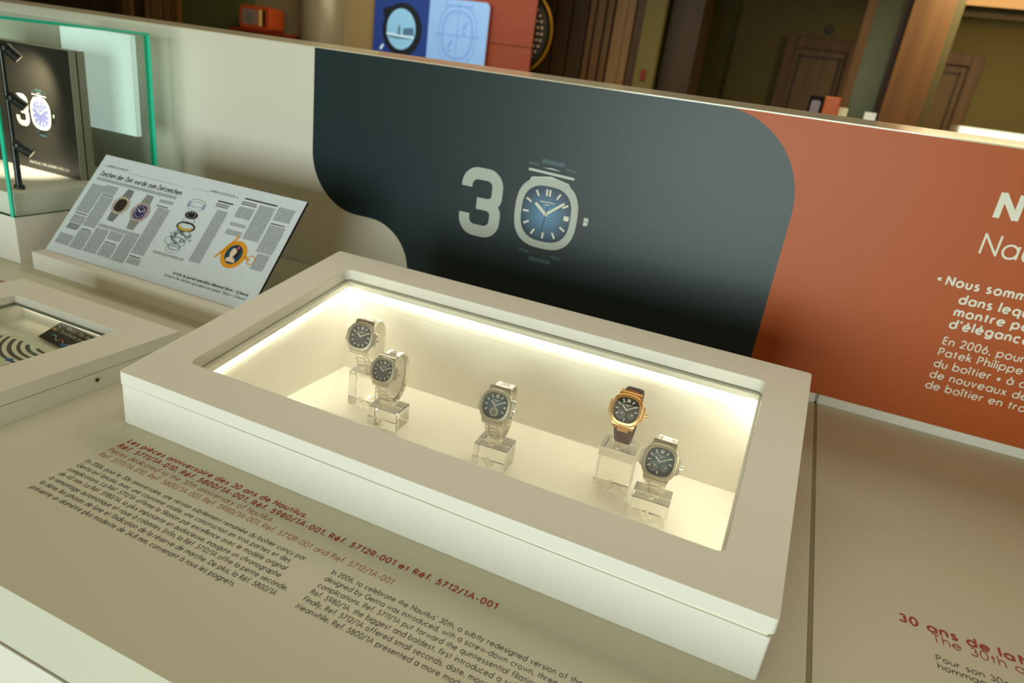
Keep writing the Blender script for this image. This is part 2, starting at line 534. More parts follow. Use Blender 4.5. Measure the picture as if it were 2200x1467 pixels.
def door(n, x0, x1, zt, label):
    """framed oak door leaf set in the far wall"""
    y = 10.2
    d = obj('door_%d' % n, newbox(x0 + 0.13, x1 - 0.13, y - 0.03, y, FLOOR, zt - 0.13), M['wood_door'])
    d['kind'] = 'structure'
    d['label'] = label
    bm = bmesh.new()
    box(bm, x0, x0 + 0.14, y - 0.09, y, FLOOR, zt)
    box(bm, x1 - 0.14, x1, y - 0.09, y, FLOOR, zt)
    box(bm, x0 + 0.14, x1 - 0.14, y - 0.09, y, zt - 0.14, zt)
    obj('door_frame', bm, M['wood_mid'], d, bevel=0.006)
    bm = bmesh.new()
    for a in ((x0 + 0.2, x0 + 0.225, FLOOR + 0.2, zt - 0.22), (x1 - 0.225, x1 - 0.2, FLOOR + 0.2, zt - 0.22)):
        box(bm, a[0], a[1], y - 0.045, y - 0.029, a[2], a[3])
    box(bm, x0 + 0.2, x1 - 0.2, y - 0.045, y - 0.029, zt - 0.245, zt - 0.22)
    obj('door_moulding', bm, M['wood_dark'], d)
    bm = bmesh.new()
    cyl(bm, (x1 - 0.2, y - 0.03, 0.18), (x1 - 0.2, y - 0.07, 0.18), 0.012)
    cyl(bm, (x1 - 0.2, y - 0.07, 0.18), (x1 - 0.31, y - 0.07, 0.18), 0.009)
    obj('door_handle', bm, M['steel'], d)


door(1, -0.045, 0.888, 1.343, 'oak framed door in the olive far wall, left of the pillar')
door(2, 1.46, 2.29, 1.343, 'oak framed door in the olive far wall, right of the pillar')

# ---------------------------------------------------------------- exhibition counters with printed captions
YF, YW = -0.2272, 0.654        # counter front, partition face
on_top = lambda x, y, d=0.0: (x, y, 0.0003 + d)


def holed_slab(bm, x0, x1, y0, y1, z0, z1, hx0, hx1, hy0, hy1):
    o = [(x0, y0), (x1, y0), (x1, y1), (x0, y1)]
    i = [(hx0, hy0), (hx1, hy0), (hx1, hy1), (hx0, hy1)]
    frame_slab(bm, o, i, lambda x, y: z1, lambda x, y: z0)


ct = thing('display_counter', 'long off-white counter carrying the display cases, printed with red and black captions', 'counter', (0, 0.2, FLOOR))
bm = bmesh.new()
holed_slab(bm, -2.4, 0.7572, YF, YW - 0.0028, -0.066, 0.0, 0.042, 0.684, 0.040, 0.366)
obj('countertop', bm, M['countertop'], ct, bevel=0.0008)
bm = bmesh.new()
box(bm, -2.4, 0.7572, YF + 0.008, YF + 0.03, -0.0715, -0.066, 0)
obj('shadow_groove', bm, M['dark_gap'], ct)
obj('front_apron', newbox(-2.4, 0.7572, YF, YF + 0.03, FLOOR, -0.0715), M['laminate'], ct, bevel=0.0008)
obj('side_panel', newbox(0.735, 0.7572, YF + 0.03, YW - 0.001, FLOOR, -0.066), M['laminate'], ct)
bm = bmesh.new()
text(bm, 'Les pi\u00e8ces anniversaire des 30 ans de Nautilus.', 0.0395, -0.0275, 0.0070, on_top, 0.185, 0.2455)
text(bm, 'R\u00e9f. 5711/1A-010, R\u00e9f. 5800/1A-001, R\u00e9f. 5980/1A-001, R\u00e9f. 5712R-001 et R\u00e9f. 5712/1A-001', 0.0390, -0.0393, 0.0070, on_top, 0.185, 0.4610)
text(bm, 'Pieces dedicated to the 30th anniversary of Nautilus', 0.0385, -0.0505, 0.0070, on_top, 0.075, 0.2225)
text(bm, 'Ref. 5711/1A-010, Ref. 5800/1A-001, Ref. 5980/1A-001, Ref. 5712R-001 and Ref. 5712/1A-001', 0.0388, -0.0615, 0.0070, on_top, 0.075, 0.3680)
obj('red_lettering', bm, M['red_ink'], ct, label='red printed heading in four lines')
bm = bmesh.new()
FR = ['En 2006, pour le 30e anniversaire, une version subtilement remani\u00e9e du bo\u00eetier con\u00e7u par',
      'Genta est lanc\u00e9e, avec une couronne viss\u00e9e, une construction en trois parties et des',
      'complications. La R\u00e9f. 5711/1A affirme la filiation par excellence avec le mod\u00e8le original',
      'de 40 mm. La R\u00e9f. 5980/1A, la plus imposante et audacieuse, inaugure un chronographe',
      '\u00e0 remontage automatique et roue \u00e0 colonnes. Enfin, la R\u00e9f. 5712/1A offre la petite seconde,',
      "la date, les phases de lune et l'indication de la r\u00e9serve de marche. De plus, la R\u00e9f. 5800/1A",
      'pr\u00e9sente un diam\u00e8tre plus modeste de 34,8 mm, convenant \u00e0 tous les poignets.']
fw = 0.2849 / text_width(FR[0], 0.096)
for i, t in enumerate(FR):
    text(bm, t, 0.0388, -0.0768 - 0.0095 * i, 0.0056, on_top, 0.096, fw * text_width(t, 0.096))
EN = ["In 2006, to celebrate the Nautilus' 30th, a subtly redesigned version of the \u201chinge\u201d case",
      'designed by Genta was introduced, with a screw-down crown, three-part case and',
      'complications. Ref. 5711/1A put forward the quintessential filiation with the original',
      'Ref. 5980/1A, the biggest and boldest, first introduced a self-winding chronograph',
      'Finally, Ref. 5712/1A offered small seconds, date, moon phases',
      'Meanwhile, Ref. 5800/1A presented a more modest diameter']
for i, t in enumerate(EN):
    text(bm, t, 0.3540, -0.0780 - 0.0096 * i, 0.0056, on_top, 0.096, fw * text_width(t, 0.096))
obj('black_lettering', bm, M['black_ink'], ct, label='black printed caption in two columns')
bm = bmesh.new()
text(bm, 'Le mod\u00e8le', -0.640, 0.196, 0.0078, on_top, 0.16, 0.119)
obj('side_lettering', bm, M['red_ink'], ct, label='red printed heading cut by the left frame')

c2 = thing('display_counter', 'right-hand off-white counter beyond the narrow joint, with a red anniversary caption', 'counter', (1.6, 0.2, FLOOR))
obj('countertop', newbox(0.7618, 2.6, YF, YW - 0.0028, -0.066, 0.0), M['countertop'], c2, bevel=0.0008)
obj('front_apron', newbox(0.7618, 2.6, YF, YF + 0.03, FLOOR, -0.0715), M['laminate'], c2)
obj('side_panel', newbox(0.7618, 0.784, YF + 0.03, YW - 0.001, FLOOR, -0.066), M['laminate'], c2)
bm = bmesh.new()
text(bm, '30 ans de la', 0.8390, 0.1520, 0.0112, on_top, 0.20)
text(bm, 'N', 0.9400, 0.1520, 0.0112, on_top, 0.20)
text(bm, 'The 30th anniversary', 0.8665, 0.1385, 0.0112, on_top, 0.085)
obj('red_lettering', bm, M['red_ink'], c2, label='red printed heading in two lines')
bm = bmesh.new()
text(bm, 'Pour son 30e anniversaire', 0.8665, 0.1132, 0.0072, on_top, 0.09)
text(bm, 'hommage', 0.8665, 0.1025, 0.0072, on_top, 0.09)
obj('black_lettering', bm, M['black_ink'], c2)
obj('joint_seal', newbox(0.7576, 0.7614, YF + 0.001, YW - 0.002, -0.06, -0.0005), M['dark_gap'], c2)

# ---------------------------------------------------------------- partition with the printed mural
WT = 0.4287
pt = thing('exhibition_partition', 'low white partition behind the counters printed with a navy mural, orange field and large 30', 'partition', (0, 0.70, FLOOR))
obj('wall_body', newbox(-3.2, 2.8, YW, 0.752, FLOOR, WT - 0.002), M['wall_white'], pt)
bm = bmesh.new()
prof = [(YW - 0.001, WT - 0.002), (YW - 0.001, WT), (0.753, WT + 0.0075), (0.753, WT - 0.002)]
loft(bm, [[(-3.2, y, z) for y, z in prof], [(1.02, y, z) for y, z in prof]])
loft(bm, [[(1.021, y, z) for y, z in prof], [(2.8, y, z) for y, z in prof]])
obj('top_cap', bm, M['cap'], pt)
wl = lambda d: (lambda u, v, e=0.0: (u, YW - d - e, v))
navy = [(-0.258, WT - 0.0005), (-0.258, 0.2386)] + arc(-0.148, 0.2386, 0.11, 0.11, 180, 270, 14)[1:] + arc(-0.114, 0.0366, 0.092, 0.092, 90, 0, 12) + [(-0.022, 0.0), (0.6445, 0.0)] + arc(0.502, 0.287, 0.1425, 0.1412, 0, 90, 18)
bm = bmesh.new()
extrude_poly(bm, navy, wl(0.0006), wl(0.0))
obj('navy_mural', bm, M['navy'], pt, label='navy blue printed field with curved outline')
bm = bmesh.new()
o1 = [(0.6445, 0.0155)] + arc(0.502, 0.287, 0.1425, 0.1412, 0, 90, 18) + [(0.7555, WT - 0.0005), (0.7555, 0.0155)]
extrude_poly(bm, o1, wl(0.0006), wl(0.0))
extrude_poly(bm, [(0.7555, 0.0155), (0.7555, WT - 0.0005), (2.8, WT - 0.0005), (2.8, 0.0155)], wl(0.0009), wl(0.0))
obj('orange_mural', bm, M['orange'], pt, label='orange printed field right of the navy curve')
bm = bmesh.new()
box(bm, 0.6445, 0.7565, YW - 0.0025, YW, 0.0, 0.0155)
box(bm, 0.7605, 2.8, YW - 0.0025, YW, 0.0, 0.0155)
obj('base_strip', bm, M['laminate'], pt)
bm = bmesh.new()
box(bm, 0.7568, 0.7575, YW - 0.003, YW, 0.0, 0.016)
box(bm, 0.7597, 0.7604, YW - 0.003, YW, 0.0, 0.016)
box(bm, 0.7568, 0.7604, YW - 0.003, YW, -0.004, 0.002)
obj('joint_clip', bm, M['black'], pt)


def three(bm, x0, x1, z0, z1, s, mapf):
    """a bold squared numeral 3 as two bent strokes"""
    w, h = x1 - x0, z1 - z0
    m = z0 + h * 0.485
    R1 = min(w, h) * 0.26
    xl, xr = x0 + s / 2, x1 - s / 2
    zt, zb = z1 - s / 2, z0 + s / 2
    ribbon(bm, [(xl, z0 + h * 0.705), (xl, zt - R1)] + arc(xl + R1, zt - R1, R1, R1, 180, 90, 8)[1:] + arc(xr - R1, zt - R1, R1, R1, 90, 0, 8) + arc(xr - R1 * 1.0, m + R1 * 0.72, R1, R1 * 0.72, 0, -90, 8) + [(x0 + w * 0.40, m)], s, mapf)
    ribbon(bm, [(x0 + w * 0.40, m), (xr - R1, m)] + arc(xr - R1, m - R1 * 0.72, R1, R1 * 0.72, 90, 0, 8) + arc(xr - R1, zb + R1, R1, R1, 0, -90, 8) + arc(xl + R1, zb + R1, R1, R1, -90, -180, 8) + [(xl, z0 + h * 0.315)], s, lambda u, v: mapf(u, v, 1e-4))


bm = bmesh.new()
three(bm, 0.0800, 0.1625, 0.1425, 0.2668, 0.0212, wl(0.0009))
obj('numeral', bm, M['grey_print'], pt, label='large pale grey printed numeral 3')


def squircle(rx, ry, n=2.7, k=48):
    out = []
    for i in range(k):
        a = 2 * PI * i / k
        c, s = math.cos(a), math.sin(a)
        out.append((rx * math.copysign(abs(c) ** (2 / n), c), ry * math.copysign(abs(s) ** (2 / n), s)))
    return out


def band(bm, outer, inner, mapf, mi=0):
    n = len(outer)
    a = [bm.verts.new(mapf(*p)) for p in outer]
    b = [bm.verts.new(mapf(*p)) for p in inner]
    for i in range(n):
        f = bm.faces.new((a[i], a[(i + 1) % n], b[(i + 1) % n], b[i]))
        f.material_index = mi


def bar(a_deg, r0, r1, w):
    """a rectangle along a clock direction (degrees clockwise from 12)"""
    a = math.radians(a_deg)
    d, t = (math.sin(a), math.cos(a)), (math.cos(a), -math.sin(a))
    return [(d[0] * r + t[0] * s, d[1] * r + t[1] * s) for r, s in ((r0, -w / 2), (r0, w / 2), (r1, w / 2), (r1, -w / 2))]


def printed_watch(parent, cx, cz, s, wlf, mats):
    """the flat printed watch standing for the zero; s = half bezel width"""
    at = lambda d: (lambda u, v: wlf(d)(cx + u * s, cz + v * s))
    bm = bmesh.new()
    for sg in (1, -1):
        poly(bm, [(sg * 1.03, .52), (sg * 1.20, .40), (sg * 1.20, -.40), (sg * 1.03, -.52)], at(0.0009))
    poly(bm, [(-.62, 1.12), (.62, 1.12), (.62, 1.30), (-.62, 1.30)], at(0.0009))
    poly(bm, [(-.62, -1.12), (.62, -1.12), (.62, -1.30), (-.62, -1.30)], at(0.0009))
    obj('case_print', bm, mats['shade'], parent, label='dark printed case sides and lugs')
    bm = bmesh.new()
    poly(bm, [(-.72, 1.19), (.72, 1.13), (.72, 1.20), (-.72, 1.26)], at(0.0011))
    poly(bm, [(-.66, .90), (-.60, 1.02), (0, 1.12), (.58, 1.0), (.68, .84), (0, 1.0)], at(0.0010))
    poly(bm, [(1.2, -.1), (1.33, -.08), (1.34, .02), (1.2, .02)], at(0.0011))
    poly(bm, [(1.2, .04), (1.35, .04), (1.33, .14), (1.2, .14)], at(0.0011))
    poly(bm, [(-.30, 1.33), (.3, 1.31), (.0, 1.36)], at(0.0011))
    obj('highlight_print', bm, mats['light'], parent)
    bm = bmesh.new()
    for x0, x1, z in ((-.74, -.42, 1.38), (.44, .76, 1.36), (-.70, -.36, -1.24), (.36, .70, -1.26)):
        poly(bm, [(x0, z), (x1, z - .02), (x1, z + .04), (x0, z + .06)], at(0.0010))
    poly(bm, [(-.34, 1.46), (.36, 1.44), (.36, 1.56), (-.34, 1.58)], at(0.0010))
    poly(bm, [(-.34, -1.36), (.36, -1.36), (.36, -1.48), (-.34, -1.48)], at(0.0010))
    obj('bracelet_print', bm, mats['mid'], parent)
    bm = bmesh.new()
    band(bm, squircle(1, 1.045), squircle(.79, .83), at(0.0013))
    obj('bezel_print', bm, mats['bezel'], parent, label='pale grey printed bezel ring')
    bm = bmesh.new()
    poly(bm, squircle(.795, .835), at(0.0012))
    obj('dial_print', bm, mats['dial'], parent, label='blue printed dial with horizontal lines')
    bm = bmesh.new()
    for h in range(1, 12):
        if h == 3:
            continue
        k = 1.0 + 0.06 * abs(math.sin(2 * math.radians(h * 30)))
        poly(bm, bar(h * 30, .55 * k, .73 * k, .055), at(0.0014))
    for dx in (-.05, .05):
        poly(bm, [(p[0] + dx, p[1]) for p in bar(0, .54, .74, .055)], at(0.0014))
    poly(bm, [(.58, -.07), (.74, -.07), (.74, .07), (.58, .07)], at(0.0014))
    poly(bm, bar(308, .04, .46, .085), at(0.0015))
    poly(bm, bar(52, .06, .68, .07), at(0.0015))
    poly(bm, arc(0, 0, .06, .06, 0, 330, 11), at(0.0016))
    ribbon(bm, [(-.23, .36), (.23, .36)], .022, at(0.0014))
    ribbon(bm, [(-.07, .28), (.07, .28)], .02, at(0.0014))
    obj('hand_print', bm, mats['index'], parent)
    bm = bmesh.new()
    poly(bm, bar(186, -.25, .66, .018), at(0.0017))
    obj('second_hand_print', bm, M['black_ink'], parent)


PM = dict(shade=mat('print_shadow', (30, 34, 30), .45), light=mat('print_light', (190, 200, 192), .45), mid=mat('print_teal', (58, 84, 88), .45), bezel=M['grey_print'],
          dial=None, index=mat('print_index', (226, 220, 196), .45))
PM['dial'] = dial_mat('printed_blue_dial', (92, 142, 178), (18, 40, 62), (0.2490, 0.654 - 0.70, 0.2085 - FLOOR), 0.052, 'XZ', 0.35, 0.4, 190.0)
printed_watch(pt, 0.2490, 0.2085, 0.0590, wl, PM)
bm = bmesh.new()
wm = wl(0.0012)
text(bm, 'Nautilus', 0.8985, 0.3343, 0.0345, wm, 0.235)
text(bm, 'Nautilus', 0.8985, 0.2828, 0.0290, wm, 0.10)
text(bm, '\u00ab', 0.8618, 0.2325, 0.0125, wm, 0.14)
for t, z in (('Nous sommes', 0.2312), ('dans lequel', 0.2085), ('montre per', 0.1895), ("d'\u00e9l\u00e9gance", 0.1705)):
    text(bm, t, 0.8735 if t[0] == 'N' else 0.8975, z - 0.0008, 0.0128, wm, 0.21)
for t, z in (('En 2006, pour c\u00e9l\u00e9', 0.1431), ('Patek Philippe a pr\u00e9', 0.1255), ('du bo\u00eetier \u00ab \u00e0 charni\u00e8', 0.1070), ('de nouveaux d\u00e9tails,', 0.0890), ('de bo\u00eetier en trois parti', 0.0712)):
    text(bm, t, 0.8975, z, 0.0118, wm, 0.14)
obj('white_lettering', bm, M['white_print'], pt, label='white printed text on the orange field')

# ---------------------------------------------------------------- the lit display case with the five watches
SL = 0.1672                                    # slope of the lid, rising towards the partition
lid_top = lambda x, y: 0.0656 + SL * y
ck = thing('display_case', 'white sloping-top display case, brightly lit inside, holding five wristwatches', 'display case', (0.36, 0.2, 0))
out = rrect(0.0, 0.7205, 0.0, 0.4019, 0.004)
hole = rrect(0.0520, 0.6697, 0.0505, 0.3532, 0.009)
bm = bmesh.new()
frame_slab(bm, out, hole, lid_top, lambda x, y: lid_top(x, y) - 0.0156)
obj('lid_frame', bm, M['laminate'], ck, bevel=0.0007)
bm = bmesh.new()
gap = lambda x: 0.0006 + 0.0036 * x / 0.72
o2 = rrect(0.0014, 0.7190, 0.0006, 0.4005, 0.003)
i2 = rrect(0.0495, 0.6760, 0.0460, 0.3572, 0.002)
frame_slab(bm, o2, i2, lambda x, y: lid_top(x, y) - 0.0156 - gap(x), lambda x, y: 0.0)
obj('case_body', bm, M['laminate'], ck, bevel=0.0006)
bm = bmesh.new()
frame_slab(bm, rrect(0.0032, 0.7170, 0.0025, 0.398, 0.003), rrect(0.03, 0.69, 0.03, 0.376, 0.002), lambda x, y: lid_top(x, y) - 0.0154, lambda x, y: lid_top(x, y) - 0.0206)
obj('shadow_seal', bm, M['holder'], ck)
ZF = -0.038
bm = bmesh.new()
ll = lambda x, y: lid_top(x, y) - 0.0176
frame_slab(bm, rrect(0.0497, 0.6757, 0.0463, 0.3569, 0.002), rrect(0.0537, 0.6720, 0.0503, 0.3532, 0.0008), ll, lambda x, y: ZF - 0.003)
box(bm, 0.0500, 0.6750, 0.0466, 0.3566, ZF - 0.004, ZF)
obj('lining', bm, M['lining'], ck, label='cream inner walls and floor')
bm = bmesh.new()
gl = lambda x, y: lid_top(x, y) - 0.0135
gb = lambda x, y: lid_top(x, y) - 0.0152
pts = rrect(0.049, 0.673, 0.047, 0.3560, 0.002)
loft(bm, [[(x, y, gb(x, y)) for x, y in pts], [(x, y, gl(x, y)) for x, y in pts]])
obj('glass_pane', bm, M['pane'], ck)
bm = bmesh.new()
rz = lambda y: lid_top(0, y) - 0.0176
RH = 0.0075
for y0, y1 in ((0.3482, 0.3531), (0.0504, 0.0554)):
    loft(bm, [[(x, y, z) for y, z in ((y0, rz(y0) - RH), (y1, rz(y1) - RH), (y1, rz(y1)), (y0, rz(y0)))] for x in (0.0538, 0.6719)])
for x0, x1 in ((0.0538, 0.0588), (0.6669, 0.6719)):
    loft(bm, [[(x0, y, rz(y) - RH), (x1, y, rz(y) - RH), (x1, y, rz(y)), (x0, y, rz(y))] for y in (0.0554, 0.3482)])
obj('light_rail', bm, M['lining'], ck)


def led(y0, y1, x0, x1):
    bm = bmesh.new()
    dy = 0.0016 if y0 > 0.3 else 0.0          # the rear strip tilts towards the watches
    f = bm.faces.new([bm.verts.new((x, y, rz(y) - RH - 0.0004 - d)) for x, y, d in ((x0, y0, 0), (x0, y1, dy), (x1, y1, dy), (x1, y0, 0))])
    bmesh.ops.solidify(bm, geom=[f], thickness=0.0003)
    obj('led_strip', bm, M['led'], ck, label='glowing warm strip under the rim')


led(0.3492, 0.3522, 0.060, 0.666)
led(0.060, 0.345, 0.0546, 0.0576)
led(0.060, 0.345, 0.6681, 0.6711)

# ---------------------------------------------------------------- watches on acrylic stands
EA, EB = 0.027, 0.035          # half depth and half height of a closed watch


def stand(label, x, y, h, yaw):
    t = thing('watch_stand', label, 'watch stand', (x, y, ZF), yaw, 'acrylic watch stands in the lit case')
    w, d = 0.0225, 0.0185
    bm = bmesh.new()
    box(bm, -w, w, -d, d, 0.0004, h)
    obj('block', bm, M['acrylic'], t, local=True, bevel=0.0010, seg=2)
    bm = bmesh.new()
    a2, b2, hw = EA - 0.0035, EB - 0.0035, 0.0082
    zc = h + 0.010 + EB
    pr = [(a2 * math.cos(a), b2 * math.sin(a)) for a in (math.radians(-235 + 290 * i / 30) for i in range(31))]
    pi_ = [(p[0] * 0.93, p[1] * 0.945) for p in pr]
    for q0, q1, n0, n1 in zip(pr[:-1], pr[1:], pi_[:-1], pi_[1:]):
        vs = [bm.verts.new((sx, p[0], zc + p[1])) for sx in (-hw, hw) for p in (q0, q1, n1, n0)]
        for q in ((0, 1, 2, 3), (7, 6, 5, 4), (0, 4, 5, 1), (1, 5, 6, 2), (2, 6, 7, 3), (3, 7, 4, 0)):
            bm.faces.new([vs[i] for i in q])
    bmesh.ops.remove_doubles(bm, verts=bm.verts, dist=1e-6)
    obj('ring_holder', bm, M['holder'], t, local=True, smooth=False, label='cream open ring inside the bracelet')
    bm = bmesh.new()
    box(bm, -0.009, 0.009, -0.010, 0.012, h, h + 0.0095)
    obj('ring_foot', bm, M['frost'], t, local=True, bevel=0.002, label='frosted foot under the ring')
    bm = bmesh.new()
    cyl(bm, (0, -0.0125, h), (0, -0.0125, h + 0.0035), 0.0033, n=16)
    obj('peg', bm, M['frost'], t, local=True, bevel=0.0006)
    bm = bmesh.new()
    fm = lambda u, v: (u * 1.5, -d - 0.0003, 0.0105 + v * 1.5)
    for k in range(4):
        c, s = math.cos(k * PI / 2), math.sin(k * PI / 2)
        for pts in ([(0, .0007), (.0013, .0030), (.0020, .0036), (.0014, .0046), (0, .0052), (-.0014, .0046), (-.0020, .0036), (-.0013, .0030)],):
            poly(bm, [(p[0] * c - p[1] * s, p[0] * s + p[1] * c) for p in pts], fm)
        for a, b in ((.0022, .0022),):
            poly(bm, [(a * c - b * s + .0006 * math.cos(q), a * s + b * c + .0006 * math.sin(q)) for q in (i * PI / 3 for i in range(6))], fm)
    obj('etched_emblem', bm, M['frost'], t, local=True, label='frosted four-lobed cross on the front')
    return h


def watch(label, x, y, z, yaw, s, metal, bright, dial, style, strap='steel'):
    """a closed wristwatch; (x, y, z) is the dial centre, s the half width of the bezel"""
    fa = math.radians(30)
    E = Vector((0, -EA * math.cos(fa), EB * math.sin(fa)))
    n = Vector((0, -math.cos(fa) / EA, math.sin(fa) / EB)).normalized()
    up = Vector((0, n.z, -n.y))
    k = s / 0.0195
    C = E + n * 0.0075                                   # centre of the dial, from the middle of the loop
    cz, sz = math.cos(yaw), math.sin(yaw)
    ox, oy = x + C.y * sz, y - C.y * cz
    t = thing('wristwatch', label, 'watch', (ox, oy, z - C.z - EB), yaw, 'anniversary wristwatches in the lit case')
    Fm = lambda u, v, w=0.0: tuple(Vector((u * s, 0, EB)) + C + up * (v * s) + n * w)
    P3 = lambda pts, w, sc=1.0: [Fm(a * sc, b * sc, w) for a, b in pts]
    # case: waisted slab with two ears and lugs
    bm = bmesh.new()
    loft(bm, [P3(squircle(.93, .95), -.0070), P3(squircle(1.0, 1.02), -.0050), P3(squircle(1.03, 1.05), -.0018)])
    for sg in (1, -1):
        loft(bm, [P3([(sg * .8, .56), (sg * 1.08, .47), (sg * 1.17, .36), (sg * 1.17, -.36), (sg * 1.08, -.47), (sg * .8, -.56)], w) for w in (-.0062, -.0024)])
        loft(bm, [[Fm(a, sg * b, w) for a, b, w in ((-hw, bb, w0), (hw, bb, w0), (hw, bb, w1), (-hw, bb, w1))] for bb, hw, w0, w1 in ((.70, .80, -.0064, -.0024), (1.08, .70, -.0075, -.0034), (1.24, .66, -.0095, -.0062))])
    obj('case', bm, metal, t, local=True, bevel=0.0004, seg=1)
    for sg in (1, -1):
        bm = bmesh.new()
        loft(bm, [[Fm(a, sg * 1.1, w) for a, w in ((-.71, -.0040), (.71, -.0040), (.71, -.0030), (-.71, -.0030))], [Fm(a, sg * 1.17, w) for a, w in ((-.69, -.0056), (.69, -.0056), (.69, -.0044), (-.69, -.0044))]])
        obj('lug_edge', bm, bright, t, local=True)
    bm = bmesh.new()
    loft(bm, [P3(squircle(1.02, 1.045), -.0018), P3(squircle(1.0, 1.02), -.0004), P3(squircle(.955, .975), .0007), P3(squircle(.80, .815), .0011), P3(squircle(.765, .78), -.0006), P3(squircle(.765, .78), -.0014)])
    obj('bezel', bm, metal, t, local=True, bevel=0.0002, seg=1)
    bm = bmesh.new()
    loft(bm, [P3(squircle(.766, .781), -.0016), P3(squircle(.766, .781), -.0008)])
    obj('dial', bm, dial, t, local=True)
    bm = bmesh.new()
    zi = -.00055
    skip = {'plain': (3,), 'chrono': (3, 5, 6, 7), 'moon': (4, 5, 7)}[style]
    for h in range(1, 12):
        if h in skip:
            continue
        kk = 1.0 + 0.05 * abs(math.sin(2 * math.radians(h * 30)))
        pts = bar(h * 30, .52 * kk, .71 * kk, .07)
        loft(bm, [P3(pts, -.0008), P3(pts, zi)])
    for dx in (-.055, .055):
        pts = [(p[0] + dx, p[1]) for p in bar(0, .50, .71, .065)]
        loft(bm, [P3(pts, -.0008), P3(pts, zi)])
    if style in ('plain', 'chrono'):
        pts = [(.55, -.06), (.69, -.06), (.69, .06), (.55, .06)]
        loft(bm, [P3(pts, -.0008), P3(pts, zi)])
    for a, b, wd in ((-.24, .24, .34), (-.1, .1, .26)):
        ribbon(bm, [(a, wd), (b, wd)], .03, lambda u, v: Fm(u, v, -.00075))
    obj('hour_markers', bm, M['index'], t, local=True)
    bm = bmesh.new()
    pts = bar(308, -.04, .42, .085)
    loft(bm, [P3(pts, -.0004), P3(pts, -.0002)])
    obj('hour_hand', bm, M['index'], t, local=True)
    bm = bmesh.new()
    pts = bar(57, -.04, .64, .06)
    loft(bm, [P3(pts, -.0001), P3(pts, .0001)])
    pts = arc(0, 0, .06, .06, 0, 324, 9)
    loft(bm, [P3(pts, -.0004), P3(pts, .0002)])
    obj('minute_hand', bm, M['index'], t, local=True)
    if style == 'plain':
        pass
    elif style == 'chrono':
        bm = bmesh.new()
        band(bm, arc(0, -.40, .30, .30, 0, 345, 23), arc(0, -.40, .14, .14, 0, 345, 23), lambda u, v: Fm(u, v, -.0007))
        band(bm, arc(0, -.40, .09, .09, 0, 330, 11), arc(0, -.40, .055, .055, 0, 330, 11), lambda u, v: Fm(u, v, -.0006))
        obj('subdial', bm, M['silver_dial'], t, local=True, label='round silver counter at six')
        bm = bmesh.new()
        pts = bar(150, -.2, .68, .02)
        loft(bm, [P3(pts, .0003), P3(pts, .0004)])
        obj('seconds_hand', bm, M['index'], t, local=True)
    else:
        for cx, cy, rr, nm in ((-.30, -.34, .27, 'moon_subdial'), (.36, -.30, .20, 'seconds_subdial')):
            bm = bmesh.new()
            for q in range(20 if rr > .25 else 12):
                a = 2 * PI * q / (20 if rr > .25 else 12)
                poly(bm, bar_at(cx, cy, a, rr * .86, rr, .03), lambda u, v: Fm(u, v, -.0007))
            band(bm, arc(cx, cy, rr * .62, rr * .62, 0, 345, 23), arc(cx, cy, rr * .56, rr * .56, 0, 345, 23), lambda u, v: Fm(u, v, -.0007))
            poly(bm, bar_at(cx, cy, .6, -.02, rr * .75, .05), lambda u, v: Fm(u, v, -.0006))
            obj(nm, bm, M['index'], t, local=True)
        bm = bmesh.new()
        for q in range(7):
            a = math.radians(-62 + q * 9)
            poly(bm, bar_at(0, 0, a, .50, .55, .035), lambda u, v: Fm(u, v, -.0007))
        obj('power_scale', bm, M['index'], t, local=True)
    bm = bmesh.new()
    loft(bm, [P3(squircle(.79, .805), .0008), P3(squircle(.78, .795), .0011)])
    obj('crystal', bm, M['crystal'], t, local=True)
    bm = bmesh.new()
    cyl(bm, Fm(1.12, -.02, -.0043), Fm(1.34, -.02, -.0043), .0026 * k, n=14)
    if style == 'chrono':
        for v in (.5, -.52):
            cyl(bm, Fm(.95, v, -.0043), Fm(1.2, v * .96, -.0043), .0017 * k, n=10)
    obj('crown', bm, bright, t, local=True, bevel=0.0004, seg=1)
    # the closed bracelet: rows of links round the back, tapering to the clasp
    fa0, span = fa, math.radians(360)
    half = math.asin(min(.95, 1.2 * s / 0.036))
    a0, a1 = fa0 + half * 0.86, fa0 + 2 * PI - half * 0.86
    rows = 24
    pt_ = lambda a, d=0.0: Vector((0, -(EA + d) * math.cos(a), (EB + d) * math.sin(a) + EB))
    # equal arc length
    N = 400
    pp = [pt_(a0 + (a1 - a0) * i / N) for i in range(N + 1)]
    cum = [0.0]
    for p, q in zip(pp[:-1], pp[1:]):
        cum.append(cum[-1] + (q - p).length)
    L = cum[-1]

    def along(l):
        l = min(max(l, 0), L)
        i = min(range(N), key=lambda j: abs(cum[j] - l))
        a = a0 + (a1 - a0) * i / N
        nn = Vector((0, -math.cos(a) / EA, math.sin(a) / EB)).normalized()
        return pt_(a), nn
    bm = bmesh.new()
    hw_of = lambda f: s * (.64 - .17 * math.sin(PI * min(1, max(0, f))) ** .7)
    if strap == 'steel':
        for r in range(rows):
            l0, l1 = L * r / rows, L * (r + 1) / rows
            hw = hw_of((r + .5) / rows)
            for x0, x1, sh, hh in ((-1, -.54, 0, .0012), (-.50, .50, .5, .0016), (.54, 1, 0, .0012)):
                m0, m1 = l0 + sh * L / rows + .00042, l1 + sh * L / rows - .00042
                (p, np_), (q, nq) = along(m0), along(m1)
                ring = lambda c, nn_: [tuple(c + Vector((xx * hw, 0, 0)) + nn_ * w) for xx, w in ((x0, -.001), (x1, -.001), (x1, hh - .0005), (x1 * .97 + x0 * .03, hh), (x0 * .97 + x1 * .03, hh), (x0, hh - .0005))]
                loft(bm, [ring(p, np_), ring(q, nq)])
